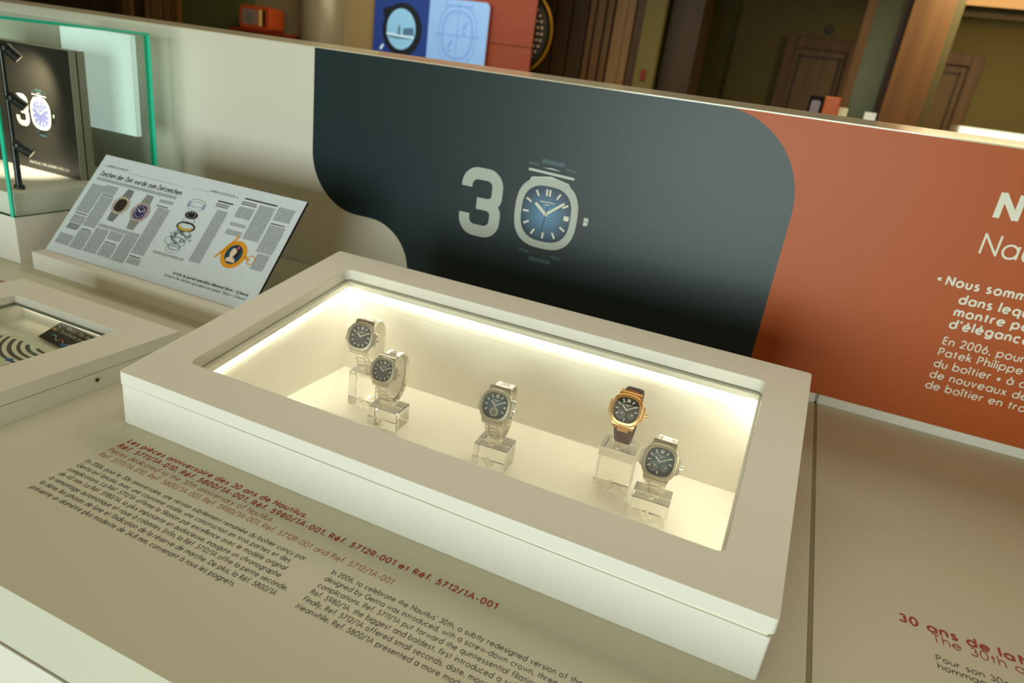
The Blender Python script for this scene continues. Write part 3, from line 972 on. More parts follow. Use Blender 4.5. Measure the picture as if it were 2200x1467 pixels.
        obj('bracelet', bm, M['link'], t, local=True)
    else:
        st = []
        for i in range(41):
            p, nn = along(L * i / 40)
            hw = hw_of(i / 40) * .98
            st.append([tuple(p + Vector((xx * hw, 0, 0)) + nn * w) for xx, w in ((-1, -.0012), (1, -.0012), (1, .0006), (.7, .0016), (-.7, .0016), (-1, .0006))])
        loft(bm, st)
        obj('leather_strap', bm, M['leather'], t, local=True, bevel=.0003, label='dark brown leather strap')
        bm = bmesh.new()
        for sg in (-1, 1):
            for i in range(1, 60):
                (p, nn), (q, nq) = along(L * i / 60), along(L * (i + .55) / 60)
                hw = hw_of(i / 60) * .84
                vs = [c + Vector(((sg * hw) + e, 0, 0)) + m * .00165 for c, m, e in ((p, nn, -.0002), (p, nn, .0002), (q, nq, .0002), (q, nq, -.0002))]
                bm.faces.new([bm.verts.new(v) for v in vs])
        obj('stitching', bm, M['stitch'], t, local=True)
        for l0, l1 in ((0.0, .0075), (L - .0075, L)):
            bm = bmesh.new()
            (p, np_), (q, nq) = along(l0), along(l1)
            ring = lambda c, nn_: [tuple(c + Vector((xx * s * .36, 0, 0)) + nn_ * w) for xx, w in ((-1, .000), (1, .000), (1, .0024), (-1, .0024))]
            loft(bm, [ring(p, np_), ring(q, nq)])
            obj('lug_plate', bm, bright, t, local=True, bevel=.0004)
    return t


def bar_at(cx, cy, a, r0, r1, w):
    d, q = (math.sin(a), math.cos(a)), (math.cos(a), -math.sin(a))
    return [(cx + d[0] * r + q[0] * e, cy + d[1] * r + q[1] * e) for r, e in ((r0, -w / 2), (r0, w / 2), (r1, w / 2), (r1, -w / 2))]


DC = (0, -EA * math.cos(math.radians(30)) - .0068, EB + EB * .5 + .0032)
D1 = dial_mat('charcoal_dial', (84, 88, 84), (22, 20, 16), DC, .0150, 'XY', 0.0)
D2 = dial_mat('blue_black_dial', (64, 110, 132), (18, 20, 20), DC, .0150, 'XY', 0.0)
D3 = dial_mat('brown_black_dial', (58, 50, 40), (22, 18, 14), DC, .0150, 'XY', 0.0)
D4 = dial_mat('slate_blue_dial', (82, 116, 128), (38, 50, 54), DC, .0160, 'XY', 0.0)
stand('clear acrylic stand under the rearmost watch by the left wall of the case', 0.1545, 0.271, 0.0530, 0.03)
stand('clear acrylic stand under the smaller dark-dial steel watch, second from left', 0.2095, 0.2395, 0.0285, 0.05)
stand('clear acrylic stand under the steel watch with a silver subdial', 0.3745, 0.2320, 0.0320, 0.05)
stand('tall clear acrylic stand under the rose-gold watch', 0.5245, 0.2770, 0.0585, 0.03)
stand('clear acrylic stand under the slate-blue dial watch nearest the right wall', 0.5805, 0.2380, 0.0300, 0.04)
watch('steel watch with dark dial at the back left corner, behind the smaller one', 0.1575, 0.239, 0.0774, 0.09, 0.0192, M['steel'], M['steel_bright'], D1, 'plain')
watch('smaller steel watch with dark dial, second from left', 0.2156, 0.2075, 0.0555, 0.04, 0.0172, M['steel'], M['steel_bright'], D1, 'plain')
watch('steel watch with round silver subdial on a blue-black dial, in the middle', 0.3804, 0.2000, 0.0613, 0.06, 0.0192, M['steel'], M['steel_bright'], D2, 'chrono')
watch('rose-gold watch with brown leather strap and dark dial', 0.5281, 0.2450, 0.0844, 0.0, 0.0186, M['gold'], M['gold'], D3, 'moon', 'leather')
watch('steel watch with slate-blue dial, rightmost of the five', 0.5830, 0.2070, 0.0530, 0.0, 0.0196, M['steel'], M['steel_bright'], D4, 'moon')

# ---------------------------------------------------------------- smaller flat case on the left with printed leaflets
sc = thing('display_case', 'smaller flat white display case cut by the left edge, showing striped and black leaflets', 'display case', (-0.25, 0.0, 0))
sx0, sx1, sy0, sy1 = -0.409, -0.0865, -0.150, 0.162
hx0, hx1, hy0, hy1 = -0.351, -0.144, -0.098, 0.1115
so = rrect(sx0, sx1, sy0, sy1, 0.003)
bm = bmesh.new()
frame_slab(bm, so, rrect(hx0, hx1, hy0, hy1, 0.0008), lambda x, y: 0.042, lambda x, y: 0.0245)
obj('lid_frame', bm, M['laminate'], sc, bevel=0.0006)
bm = bmesh.new()
frame_slab(bm, rrect(sx0 + 0.0008, sx1 - 0.0008, sy0 + 0.0008, sy1 - 0.0008, 0.003), rrect(hx0 - 0.008, hx1 + 0.008, hy0 - 0.008, hy1 + 0.0125, 0.0008), lambda x, y: 0.0236, lambda x, y: 0.0)
obj('case_body', bm, M['laminate'], sc, bevel=0.0005)
bm = bmesh.new()
frame_slab(bm, rrect(sx0 + 0.004, sx1 - 0.004, sy0 + 0.004, sy1 - 0.004, 0.002), rrect(hx0 - 0.010, hx1 + 0.010, hy0 - 0.010, hy1 + 0.014, 0.0008), lambda x, y: 0.0246, lambda x, y: 0.0230)
obj('shadow_seal', bm, M['dark_gap'], sc)
bm = bmesh.new()
frame_slab(bm, rrect(hx0 - 0.0078, hx1 + 0.0078, hy0 - 0.0078, hy1 + 0.0123, 0.0008), rrect(hx0 - 0.004, hx1 + 0.004, hy0 - 0.004, hy1 + 0.0095, 0.0008), lambda x, y: 0.0228, lambda x, y: 0.0005)
box(bm, hx0 - 0.0076, hx1 + 0.0076, hy0 - 0.0076, hy1 + 0.0121, 0.0003, 0.0020)
obj('lining', bm, M['lining'], sc)
obj('glass_pane', newbox(hx0 - 0.006, hx1 + 0.006, hy0 - 0.006, hy1 + 0.006, 0.0255, 0.0300), M['pane_green'], sc)
bm = bmesh.new()
frame_slab(bm, rrect(hx0 - 0.0005, hx1 + 0.0005, hy0 - 0.0005, hy1 + 0.0005, 0.0008), rrect(hx0 + 0.0012, hx1 - 0.0012, hy0 + 0.0012, hy1 - 0.0012, 0.0008), lambda x, y: 0.0302, lambda x, y: 0.0262)
obj('glass_rim', bm, mat('grey_green_rim', (92, 104, 84), 0.4), sc)
bm = bmesh.new()
cyl(bm, (-0.0870, 0.0354, 0.0143), (-0.0862, 0.0354, 0.0143), 0.0030, n=20)
lk = obj('lock', bm, M['steel'], sc, label='small steel lock in the side')
bm = bmesh.new()
cyl(bm, (-0.0864, 0.0354, 0.0143), (-0.0860, 0.0354, 0.0143), 0.0020, n=16)
obj('keyhole', bm, M['black'], lk)
bm = bmesh.new()
box(bm, hx0 + 0.004, hx1 - 0.004, hy1 + 0.0055, hy1 + 0.0085, 0.0205, 0.0225)
obj('led_strip', bm, M['led_dim'], sc, label='small glowing strip under the rim')

lf = thing('leaflet', 'white leaflet with dark concentric stripes and blue dots lying in the smaller case', 'leaflet', (-0.28, 0.02, 0.0022))
bm = bmesh.new()
loft(bm, [[(-0.349, -0.07, z), (-0.196, -0.085, z), (-0.196, 0.072, z), (-0.265, 0.0835, z), (-0.349, 0.062, z)] for z in (0.0022, 0.0034)])
obj('page', bm, mat('leaflet_white', (226, 224, 206), 0.5), lf)
bm = bmesh.new()
lm = lambda u, v: (u, v, 0.00355)
M['dot_blue'] = mat('dot_blue', (44, 112, 170), .5)
M['patch'] = mat('leaflet_patch', (222, 220, 202), .5)
for i in range(13):
    r0 = 0.016 + 0.0098 * i
    pts = [(a, b) for a, b in arc(-0.222, 0.096, r0 * 1.15, r0, 195, 300, 26) if -0.348 < a < -0.197 and b < 0.068 - 0.12 * max(0, a + 0.27) and b > -0.068]
    if len(pts) > 2:
        ribbon(bm, pts, 0.0054 if i % 2 else 0.0044, lm)
obj('stripe_print', bm, mat('stripe_grey', (84, 80, 70), .6), lf)
for cx, cy, rx, ry in ((-0.232, 0.022, .0055, .0042), (-0.243, 0.008, .0062, .0040), (-0.300, 0.030, .005, .004), (-0.262, -0.010, .006, .0045), (-0.314, 0.0, .006, .004)):
    bm = bmesh.new()
    poly(bm, arc(cx, cy, rx, ry, 0, 345, 19), lambda u, v: (u, v, 0.0040))
    obj('dot_print', bm, M['dot_blue'], lf)
for cx, cy, rx, ry in ((-0.238, 0.012, .017, .009), (-0.306, 0.045, .016, .010), (-0.318, 0.018, .014, .008)):
    bm = bmesh.new()
    poly(bm, arc(cx, cy, rx, ry, 0, 345, 19), lambda u, v: (u, v, 0.0038))
    obj('patch_print', bm, M['patch'], lf)

lb = thing('leaflet', 'black leaflet with a wavy white line and coloured dots leaning inside the smaller case', 'leaflet', (-0.22, 0.10, 0.0046))
A0, A1, A3 = Vector((-0.2711, 0.0864, 0.0062)), Vector((-0.155, 0.0748, 0.0062)), Vector((-0.2640, 0.1195, 0.0196))
ex = (A1 - A0).normalized()
ey = (A3 - A0)
ey = (ey - ex * ey.dot(ex))
LH = ey.length
ey = ey.normalized()
en = ex.cross(ey).normalized()
bf = lambda d: (lambda u, v, e=0.0: tuple(A0 + ex * u + ey * v + en * (d + e)))
LW = 0.118
bm = bmesh.new()
extrude_poly(bm, [(0, 0), (LW, 0), (LW, LH), (0, LH)], bf(-0.0008), bf(0.0))
obj('page', bm, mat('leaflet_black', (26, 27, 20), .4), lb)
bm = bmesh.new()
text(bm, 'About the decorati', 0.022, LH - 0.0085, 0.0056, bf(0.0002), 0.16, 0.078)
text(bm, 'Furniture and objec', 0.020, LH - 0.0165, 0.0056, bf(0.0002), 0.16, 0.080)
obj('lettering', bm, mat('leaflet_ink', (214, 208, 180), .5), lb)
bm = bmesh.new()
wave = [(0.018 + 0.0011 * i, 0.0105 + 0.0026 * math.sin(i * 0.36) - 0.00012 * i) for i in range(48)]
ribbon(bm, wave, 0.0011, bf(0.0003))
ribbon(bm, arc(0.0085, 0.0225, 0.0052, 0.0052, -60, 130, 10), 0.0011, bf(0.0003))
obj('wave_print', bm, M['white_print'], lb)
for nm, c, u, v, r in (('green_dot', (30, 128, 96), .0165, .0118, .0034), ('red_dot', (176, 48, 52), .040, .0098, .0030), ('blue_dot', (44, 120, 190), .052, .0040, .0044), ('yellow_dot', (206, 164, 62), .0065, .0212, .0040)):
    bm = bmesh.new()
    poly(bm, arc(u, v, r, r * .7, 0, 340, 17), bf(0.0004))
    obj(nm, bm, mat(nm + '_ink', c, .5), lb)

# ---------------------------------------------------------------- framed newspaper reproduction on its plinth
pl = thing('low_plinth', 'low cream plinth holding the tilted newspaper panel', 'plinth', (-0.32, 0.34, 0))
obj('base', newbox(-0.5585, -0.085, 0.2735, 0.375, 0.0, 0.0308), M['laminate'], pl, bevel=0.0006)
bm = bmesh.new()
for x in (-0.46, -0.20):
    bm = bmesh.new()
    loft(bm, [[(xx, 0.3110, 0.0310), (xx, 0.370, 0.0310), (xx, 0.370, 0.0940)] for xx in (x - 0.012, x + 0.012)])
    obj('support', bm, M['laminate'], pl)
AN = 0.8662
P0 = Vector((-0.557, 0.2969, 0.0312))
pv, pn = Vector((0, math.cos(AN), math.sin(AN))), Vector((0, -math.sin(AN), math.cos(AN)))
npf = lambda d: (lambda u, v, e=0.0: tuple(P0 + Vector((u / 1000, 0, 0)) + pv * (v / 1000) + pn * (d + e)))
PW, PH = 467.0, 209.2
nw = thing('newspaper_panel', 'tilted white panel printed with a German newspaper article and watch pictures', 'panel', tuple(P0 + Vector((0.233, 0.0, 0.0))))
bm = bmesh.new()
extrude_poly(bm, [(0, 0), (PW, 0), (PW, PH), (0, PH)], npf(-0.0042), npf(-0.0003))
obj('backing_board', bm, M['black'], nw, label='black board edge')
bm = bmesh.new()
extrude_poly(bm, [(0.3, 0.3), (PW - 0.3, 0.3), (PW - 0.3, PH - 0.3), (0.3, PH - 0.3)], npf(-0.0003), npf(0.0))
obj('printed_sheet', bm, M['paper'], nw)
rnd = random.Random(4)
blocks = [(12, 146, 45, 87), (14, 79, 46, 64), (10, 39, 45, 19), (45, 150, 76, 133), (48, 127, 79, 63), (48, 54, 79, 18), (82, 66, 113, 18), (117, 67, 148, 51), (117, 42, 148, 19), (151, 68, 181, 17), (185, 31, 214, 20), (179, 149, 211, 143), (184, 133, 213, 40), (82, 75, 181, 70), (227, 55, 296, 51), (306, 156, 330, 55), (345, 172, 378, 151), (345, 141, 378, 135), (345, 127, 378, 118), (383, 183, 416, 118), (421, 188, 455, 163), (421, 153, 454, 102), (427, 99, 452, 70), (14, 161, 210, 156)]
bm = bmesh.new()
for u0, v1, u1, v0 in blocks:
    v = v1
    while v > v0:
        u = u0
        while u < u1 - 1:
            wd = rnd.uniform(2.0, 6.5)
            e = min(u + wd, u1)
            poly(bm, [(u, v - .95), (e, v - .95), (e, v), (u, v)], npf(0.0002))
            u = e + 0.9
        v -= 1.62
for u0, u1, v in ((297, 331, 171), (347, 416, 187.5)):
    poly(bm, [(u0, v), (u1, v), (u1, v + 2.6), (u0, v + 2.6)], npf(0.0002), 1)
for u0, u1, v in ((297, 325, 166), (297, 324, 162), (345, 376, 181), (345, 378, 177), (14, 44, 82), (15, 44, 59.5), (15, 42, 56.5), (15, 44, 53.5), (15, 40, 50.5), (48, 76, 129), (50, 74, 55.5), (117, 144, 44), (185, 210, 33), (178, 205, 135), (421, 450, 155)):
    poly(bm, [(u0, v), (u1, v), (u1, v + 1.7), (u0, v + 1.7)], npf(0.0003), 1)
obj('body_text', bm, [M['newsprint'], M['black_ink']], nw, label='grey columns of tiny newspaper text')
bm = bmesh.new()
text(bm, 'Zeichen der Zeit wurde zum Zeitzeichen', 15, 165.5, 9.6, npf(0.0002), 0.19, 200, shear=0.12)
obj('headline', bm, mat('headline_ink', (60, 62, 60), .6), nw)
bm = bmesh.new()
text(bm, '\u25a0 UHREN+SCHMUCK', 15, 185.5, 4.0, npf(0.0002), 0.17, 58)
text(bm, 'UHREN+SCHMUCK \u25a0', 270, 185.5, 4.0, npf(0.0002), 0.17, 62)
text(bm, 'Article du journal sp\u00e9cialis\u00e9 allemand Uhren + Schmuck', 290, 24.8, 4.9, npf(0.0002), 0.20, 160)
text(bm, 'Article in the German specialised newspaper \u201cUhren + Schmuck\u201d', 275, 17.0, 4.9, npf(0.0002), 0.12, 175)
obj('caption_text', bm, M['black_ink'], nw, label='black captions and rules')
bm = bmesh.new()
for u0, u1, v in ((75, 215, 182), (230, 268, 184.2)):
    poly(bm, [(u0, v), (u1, v), (u1, v + .5), (u0, v + .5)], npf(0.0002))
obj('rule_lines', bm, M['newsprint'], nw)


def small_watch(cx, cz, s, tilt, dark, face, cols):
    """a flat printed watch with its bracelet"""
    ct_, st_ = math.cos(tilt), math.sin(tilt)
    at = lambda d: (lambda u, v, e=0.0: npf(d)(cx + (u * ct_ - v * st_) * s, cz + (u * st_ + v * ct_) * s))
    for sg in (1, -1):
        bm = bmesh.new()
        for i in range(6):
            z0_ = 1.05 + i * .17
            w_ = .62 - .03 * i
            for x0, x1 in ((-w_, -.24), (-.2, .2), (.24, w_)):
                poly(bm, [(x0, sg * z0_), (x1, sg * z0_), (x1, sg * (z0_ + .13)), (x0, sg * (z0_ + .13))], at(0.0003))
        obj('bracelet_picture', bm, cols[0], nw)
    bm = bmesh.new()
    poly(bm, squircle(1.06, 1.1), at(0.00035))
    for sg in (1, -1):
        poly(bm, [(sg * .95, .45), (sg * 1.18, .35), (sg * 1.18, -.35), (sg * .95, -.45)], at(0.0003))
    obj('case_picture', bm, cols[1], nw)
    bm = bmesh.new()
    poly(bm, squircle(.74, .80), at(0.0005))
    obj('dial_picture', bm, cols[2], nw)
    if face:
        bm = bmesh.new()
        for h in range(12):
            poly(bm, bar(h * 30, .5, .68, .07), at(0.0006))
        poly(bm, bar(305, 0, .42, .1), at(0.0006))
        poly(bm, bar(55, 0, .6, .08), at(0.0007))
        obj('hands_picture', bm, M['white_print'], nw)


small_watch(103, 118, 16.5, -.10, True, False, (mat('pic_dark_steel', (70, 72, 66), .5), mat('pic_pale_case', (176, 166, 146), .5), mat('pic_brown_dial', (48, 36, 28), .5)))
small_watch(153, 115, 17.5, -.02, True, True, (mat('pic_steel', (112, 106, 98), .5), mat('pic_rosy_case', (168, 152, 150), .5), mat('pic_violet_dial', (42, 38, 92), .5)))
bm = bmesh.new()
for cu, cv, ru, rv, w_ in ((259, 158, 18, 8, .9), (259, 152, 18, 9, .7), (262, 123, 13, 6, 1.0), (265, 96, 19, 8, 1.0), (262, 88, 17, 8, 1.2), (258, 80, 22, 9, 1.0), (262, 71, 13, 6, 1.6), (262, 66, 16, 7, .6)):
    ribbon(bm, arc(cu, cv, ru, rv, 0, 360, 28), w_, npf(0.0003))
for i in range(40):
    a = rnd.uniform(0, 6.3)
    cu, cv = 262 + rnd.uniform(8, 26) * math.cos(a), 90 + rnd.uniform(5, 14) * math.sin(a)
    ribbon(bm, arc(cu, cv, rnd.uniform(1, 3), rnd.uniform(.8, 2), 0, 360, 8), 1.1, npf(0.0004))
obj('exploded_parts_picture', bm, mat('pic_grey_blue', (104, 124, 122), .5), nw, label='grey drawing of separated watch parts')
M['pic_blue'] = mat('pic_blue', (128, 152, 176), .5)
for cu in (243, 276):
    bm = bmesh.new()
    poly(bm, [(cu - 3, 150), (cu + 3, 148), (cu + 2, 158), (cu - 2, 159)], npf(0.0005))
    obj('blue_lug_picture', bm, M['pic_blue'], nw)
bm = bmesh.new()
poly(bm, arc(261, 134, 14, 7.5, 0, 345, 23), npf(0.0005))
ribbon(bm, arc(263, 111, 19, 8, 0, 360, 28), 3.0, npf(0.0005))
obj('black_ring_picture', bm, M['black_ink'], nw)
bm = bmesh.new()
ribbon(bm, arc(263, 110, 14, 5, 170, 370, 20), 4.6, npf(0.0006))
obj('yellow_ring_picture', bm, mat('pic_yellow', (196, 166, 70), .5), nw)
bm = bmesh.new()
for q in range(12):
    a = q * PI / 6
    poly(bm, [(261 + (9 * math.cos(a) + .6 * c), 134 + (4.8 * math.sin(a) + .6 * d)) for c, d in ((-1, -1), (1, -1), (1, 1), (-1, 1))], npf(0.0007))
obj('dial_dot_picture', bm, M['white_print'], nw)
bm = bmesh.new()
poly(bm, arc(384, 86, 24.5, 25.5, 0, 350, 35), npf(0.0004))
poly(bm, [(349, 73), (353, 72), (379, 119), (376, 121)], npf(0.0005))
poly(bm, [(356, 78), (362, 84), (374, 108), (368, 106)], npf(0.0004))
poly(bm, [(405, 86), (417, 81), (418, 85), (407, 90)], npf(0.0004))
ribbon(bm, arc(421, 84, 7.5, 8, 0, 360, 20), 1.5, npf(0.0005))
obj('gold_watch_picture', bm, mat('pic_gold', (222, 150, 30), .5), nw, label='golden pocket watch picture with open cover')
bm = bmesh.new()
poly(bm, arc(384, 86, 16.5, 18, 0, 350, 31), npf(0.0007))
obj('portrait_ground', bm, mat('pic_teal', (24, 66, 84), .5), nw)
bm = bmesh.new()
poly(bm, [(374, 72), (394, 72), (391, 78), (385, 81), (386, 84), (389, 92), (387, 98), (382, 99), (378, 96), (377, 91), (375.5, 89), (377, 87), (377.5, 83), (379, 80), (374, 77)], npf(0.0009))
obj('portrait_face', bm, mat('pic_skin', (226, 200, 176), .5), nw)
bm = bmesh.new()
poly(bm, [(379, 97), (382, 102), (389, 102), (394, 96), (395, 86), (391, 79), (388, 82), (389, 90), (386, 96)], npf(0.0010))
obj('portrait_hair', bm, mat('pic_hair', (34, 28, 26), .5), nw)
bm = bmesh.new()
poly(bm, arc(388, 99, 2.6, 2.4, 0, 330, 11), npf(0.0012))
obj('portrait_flower', bm, mat('pic_pink', (204, 92, 140), .5), nw)

# ---------------------------------------------------------------- glass showcase at the left
gc = thing('glass_showcase', 'green-edged glass showcase on a white plinth at the left, holding a spotlit poster', 'showcase', (-0.9, 0.42, 0))
GX0, GX1, GY0, GY1, GZ0, GZ1 = -1.25, -0.5935, 0.2735, 0.5750, 0.084, 0.4050
obj('plinth', newbox(GX0, GX1 - 0.001, GY0 + 0.001, GY1, 0.0, GZ0), M['laminate'], gc, bevel=0.0006)
obj('deck', newbox(GX0 + 0.010, GX1 - 0.010, GY0 + 0.010, GY1 - 0.010, GZ0, 0.123), M['laminate'], gc, bevel=0.0006)


def pane(name, x0, x1, y0, y1, z0, z1):
    """glass sheet: clear green-tinted faces, saturated green cut edges"""
    bm = newbox(x0, x1, y0, y1, z0, z1)
    d = (x1 - x0, y1 - y0, z1 - z0)
    ax = d.index(min(d))
    bm.normal_update()
    for f in bm.faces:
        f.material_index = 0 if abs(f.normal[ax]) > 0.9 else 1
    obj(name, bm, [M['pane_green'], M['glass_edge']], gc)


th = 0.0080
pane('side_pane', GX1 - th, GX1, GY0, GY1 - 0.0002, GZ0, GZ1)
pane('front_pane', GX0, GX1 - th - 0.0002, GY0, GY0 + th, GZ0, GZ1)
pane('rear_pane', GX0, GX1 - th - 0.0002, GY1 - th, GY1, GZ0, GZ1)
pane('top_pane', GX0, GX1, GY0, GY1, GZ1 + 0.0003, GZ1 + 0.0050)

pb = thing('poster_block', 'thick grey-edged poster block with a glowing 30, standing inside the glass showcase', 'poster', (-0.85, 0.46, 0.1232))
QX0, QX1, QY, QZ0, QZ1 = -1.06, -0.652, 0.4462, 0.1232, 0.3625
obj('front_board', newbox(QX0, QX1, QY, QY + 0.013, QZ0, QZ1), mat('grey_board_edge', (150, 146, 130), .4), pb, bevel=0.0008)
obj('rear_board', newbox(QX0, QX1 - 0.001, QY + 0.0165, QY + 0.032, QZ0, QZ1), mat('grey_board_edge_rear', (142, 140, 124), .4), pb, bevel=0.0008)
obj('spacer', newbox(QX0 + 0.004, QX1 - 0.004, QY + 0.012, QY + 0.018, QZ0, QZ1 - 0.003), M['black'], pb)
qf = lambda d: (lambda u, v, e=0.0: (u, QY - d - e, v))
bm = bmesh.new()
poly(bm, [(QX0 + .001, QZ0 + .001), (QX1 - .001, QZ0 + .001), (QX1 - .001, QZ1 - .001), (QX0 + .001, QZ1 - .001)], qf(0.0004))
obj('dark_print', bm, mat('poster_dark', (52, 49, 42), .28, spec=.5), pb)
bm = bmesh.new()
three(bm, -0.822, -0.783, 0.206, 0.268, 0.0108, qf(0.0008))
obj('numeral', bm, mat('poster_white', (232, 226, 208), .5), pb)
PM2 = dict(PM)
PM2['bezel'] = mat('poster_bezel', (228, 220, 206), .5)
PM2['dial'] = mat('poster_violet_dial', (120, 124, 168), .5)
printed_watch(pb, -0.748, 0.2360, 0.0290, qf, PM2)
bm = bmesh.new()
text(bm, 'NAUTILUS, THE LEGEND LIVES ON', -0.800, 0.1345, 0.0050, qf(0.0006), 0.17, 0.116)
obj('lettering', bm, M['white_print'], pb)

wb = obj('bright_patch', newbox(-0.823, -0.624, 0.555, 0.5668, 0.209, 0.402), mat('cool_patch_glow', (206, 228, 220), .5, emit=.42), None)  # added emissive panel; gives the pale bright patch seen through the glass
tag(wb, 'made-up glowing panel for the pale bright patch at the back of the glass showcase', 'bright_patch')

lp = thing('spotlight_post', 'slim black post with three small spotlights inside the glass showcase', 'lamp', (-0.6400, 0.3187, 0.1232))
LX, LY = -0.6400, 0.3187
bm = bmesh.new()
cyl(bm, (LX, LY, 0.1232), (LX, LY, 0.1290), 0.0085, n=24)
cyl(bm, (LX + .010, LY - .002, 0.1232), (LX + .010, LY - .002, 0.1275), 0.0050, n=16)
obj('foot', bm, M['black'], lp, bevel=0.0008)
bm = bmesh.new()
cyl(bm, (LX, LY, 0.1290), (LX, LY, 0.200), 0.0052, n=16)
cyl(bm, (LX, LY, 0.200), (LX, LY, 0.366), 0.0036, n=16)
obj('pole', bm, M['black'], lp)
for z, dx, dz in ((0.360, .013, -.018), (0.2800, .014, -.016), (0.2000, .016, -.016)):
    p = Vector((LX + 0.012, LY + 0.001, z))
    d = Vector((dx, 0.014, dz)).normalized()
    bm = bmesh.new()
    cyl(bm, (LX, LY, z), tuple(p), 0.0022, n=10)
    bmesh.ops.create_uvsphere(bm, u_segments=16, v_segments=10, radius=0.0095, matrix=Matrix.Translation(p))
    cyl(bm, tuple(p), tuple(p + d * 0.0225), 0.0086, n=18)
    hd = obj('spot_head', bm, M['black'], lp, smooth=False)
    bm = bmesh.new()
    cyl(bm, tuple(p + d * 0.0227), tuple(p + d * 0.0231), 0.0070, n=18)
    obj('lens', bm, mat('lens_warm', (255, 226, 180), .3, emit=.5), hd)
    bm = bmesh.new()
    cyl(bm, tuple(p + Vector((0, -.0090, 0))), tuple(p + Vector((0, -.0102, 0))), 0.0012, n=10)
    obj('screw', bm, M['steel_bright'], hd)
spot('showcase_spot', (-0.70, 0.375, 0.345), (-0.775, 0.4462, 0.262), 3.6, (1, .87, .68), 95, 1.0)
spot('showcase_spot', (-0.70, 0.375, 0.300), (-0.77, 0.425, 0.1232), 2.4, (1, .87, .68), 62, .9)

# ---------------------------------------------------------------- the hall behind the partition
ew = thing('exhibition_wall', 'tall exhibition wall behind the partition with walnut slats, green, beige and rust panels', 'display wall', (-5.6, 5.7, FLOOR))
EWY = 5.6
bm = bmesh.new()
box(bm, -10.4, -5.95, EWY, EWY + 0.25, FLOOR, 1.80)
obj('walnut_panel', bm, M['wood_dark'], ew)
rnd = random.Random(9)
x = -7.02
while x < -5.98:
    w = rnd.choice((.05, .08, .11, .14))
    obj('slat', newbox(x, min(x + w, -5.955), EWY - rnd.choice((.03, .05)), EWY, FLOOR, 1.80), M[rnd.choice(('wood_mid', 'wood_dark', 'wood_warm'))], ew)
    x += w + .035
obj('green_panel', newbox(-5.95, -5.045, EWY - 0.02, EWY + 0.25, FLOOR, 1.80), M['green_panel'], ew)
obj('beige_niche', newbox(-5.045, -4.33, EWY + 0.10, EWY + 0.25, FLOOR, 1.80), M['beige_wall'], ew)
obj('beige_panel', newbox(-3.86, -3.47, EWY, EWY + 0.25, FLOOR, 1.80), mat('warm_beige', (136, 124, 92), .7), ew)
obj('screen_backing', newbox(-3.47, -2.26, EWY, EWY + 0.25, FLOOR, 1.80), M['rust'], ew)
bm = bmesh.new()
box(bm, -2.26, -1.845, EWY, EWY + 0.02, FLOOR, 0.628)
box(bm, -2.26, -1.845, EWY, EWY + 0.02, 0.634, 1.80)
obj('rust_panel', bm, M['rust'], ew)

bm = bmesh.new()
cyl(bm, (-4.09, 5.62, FLOOR), (-4.09, 5.62, CEIL), 0.245, n=48)
o = obj('round_column', bm, mat('column_cream', (116, 112, 96), .35), None, smooth=False)
for p in o.data.polygons:
    p.use_smooth = len(p.vertices) == 4
tag(o, 'smooth round cream column beside the shelf with the orange clock', 'column')

sh = obj('wall_shelf', newbox(-5.04, -4.335, 5.32, 5.70, 0.440, 0.468), mat('red_shelf', (116, 36, 20), .45), None, bevel=0.004)
tag(sh, 'thin red shelf on the beige niche behind the partition', 'shelf')
ck2 = thing('desk_clock', 'orange rounded desk clock with grey face on the red shelf', 'clock', (-4.77, 5.48, 0.4685))
bm = bmesh.new()
pr = rrect(-0.20, 0.20, 0.0, 0.222, 0.05, 8)
loft(bm, [[(a, -0.10, b) for a, b in pr], [(a, 0.11, b) for a, b in pr]])
obj('housing', bm, mat('clock_orange', (168, 72, 32), .35), ck2, local=True, bevel=0.012)
bm = bmesh.new()
pr = rrect(-0.155, 0.045, 0.045, 0.185, 0.03, 6)
loft(bm, [[(a, -0.104, b) for a, b in pr], [(a, -0.099, b) for a, b in pr]])
fc = obj('clock_face', bm, mat('clock_grey', (132, 116, 110), .3), ck2, local=True)
bm = bmesh.new()
pr = arc(-0.055, 0.115, .05, .05, 0, 345, 23)
loft(bm, [[(a, -0.107, b) for a, b in pr], [(a, -0.105, b) for a, b in pr]])
obj('clock_dial', bm, mat('clock_dial', (110, 110, 112), .3), fc, local=True)
obj('cream_band', newbox(0.062, 0.10, -0.104, -0.099, 0.04, 0.19), mat('clock_cream', (216, 190, 120), .4), ck2, local=True)
obj('black_band', newbox(0.108, 0.140, -0.104, -0.099, 0.04, 0.19), M['black'], ck2, local=True)

ds = thing('display_screen', 'lit screen behind the partition showing a porthole picture and a pale watch drawing', 'screen', (-2.88, 5.55, FLOOR))
sf = lambda d: (lambda u, v, e=0.0: (u, 5.55 - d - e, v))
bm = bmesh.new()
pr = rrect(-3.475, -2.262, FLOOR + .05, 0.955, 0.04, 6)
loft(bm, [[(a, 5.598, b) for a, b in pr], [(a, 5.551, b) for a, b in pr]])
obj('screen_housing', bm, M['rust'], ds)
bm = bmesh.new()
poly(bm, [(-3.470, FLOOR + .06), (-2.875, FLOOR + .06), (-2.875, 0.95), (-3.470, 0.95)], sf(0))
obj('blue_field', bm, mat('screen_blue', (32, 54, 118), .3, emit=.48), ds, label='deep blue lit half')
bm = bmesh.new()
poly(bm, [(-2.875, FLOOR + .06), (-2.267, FLOOR + .06), (-2.267, .90)] + arc(-2.315, .90, .048, .05, 0, 90, 6) + [(-2.875, .95)], sf(0))
obj('pale_field', bm, mat('screen_pale', (112, 152, 208), .3, emit=.5), ds, label='pale blue lit half with a fine drawing')
bm = bmesh.new()
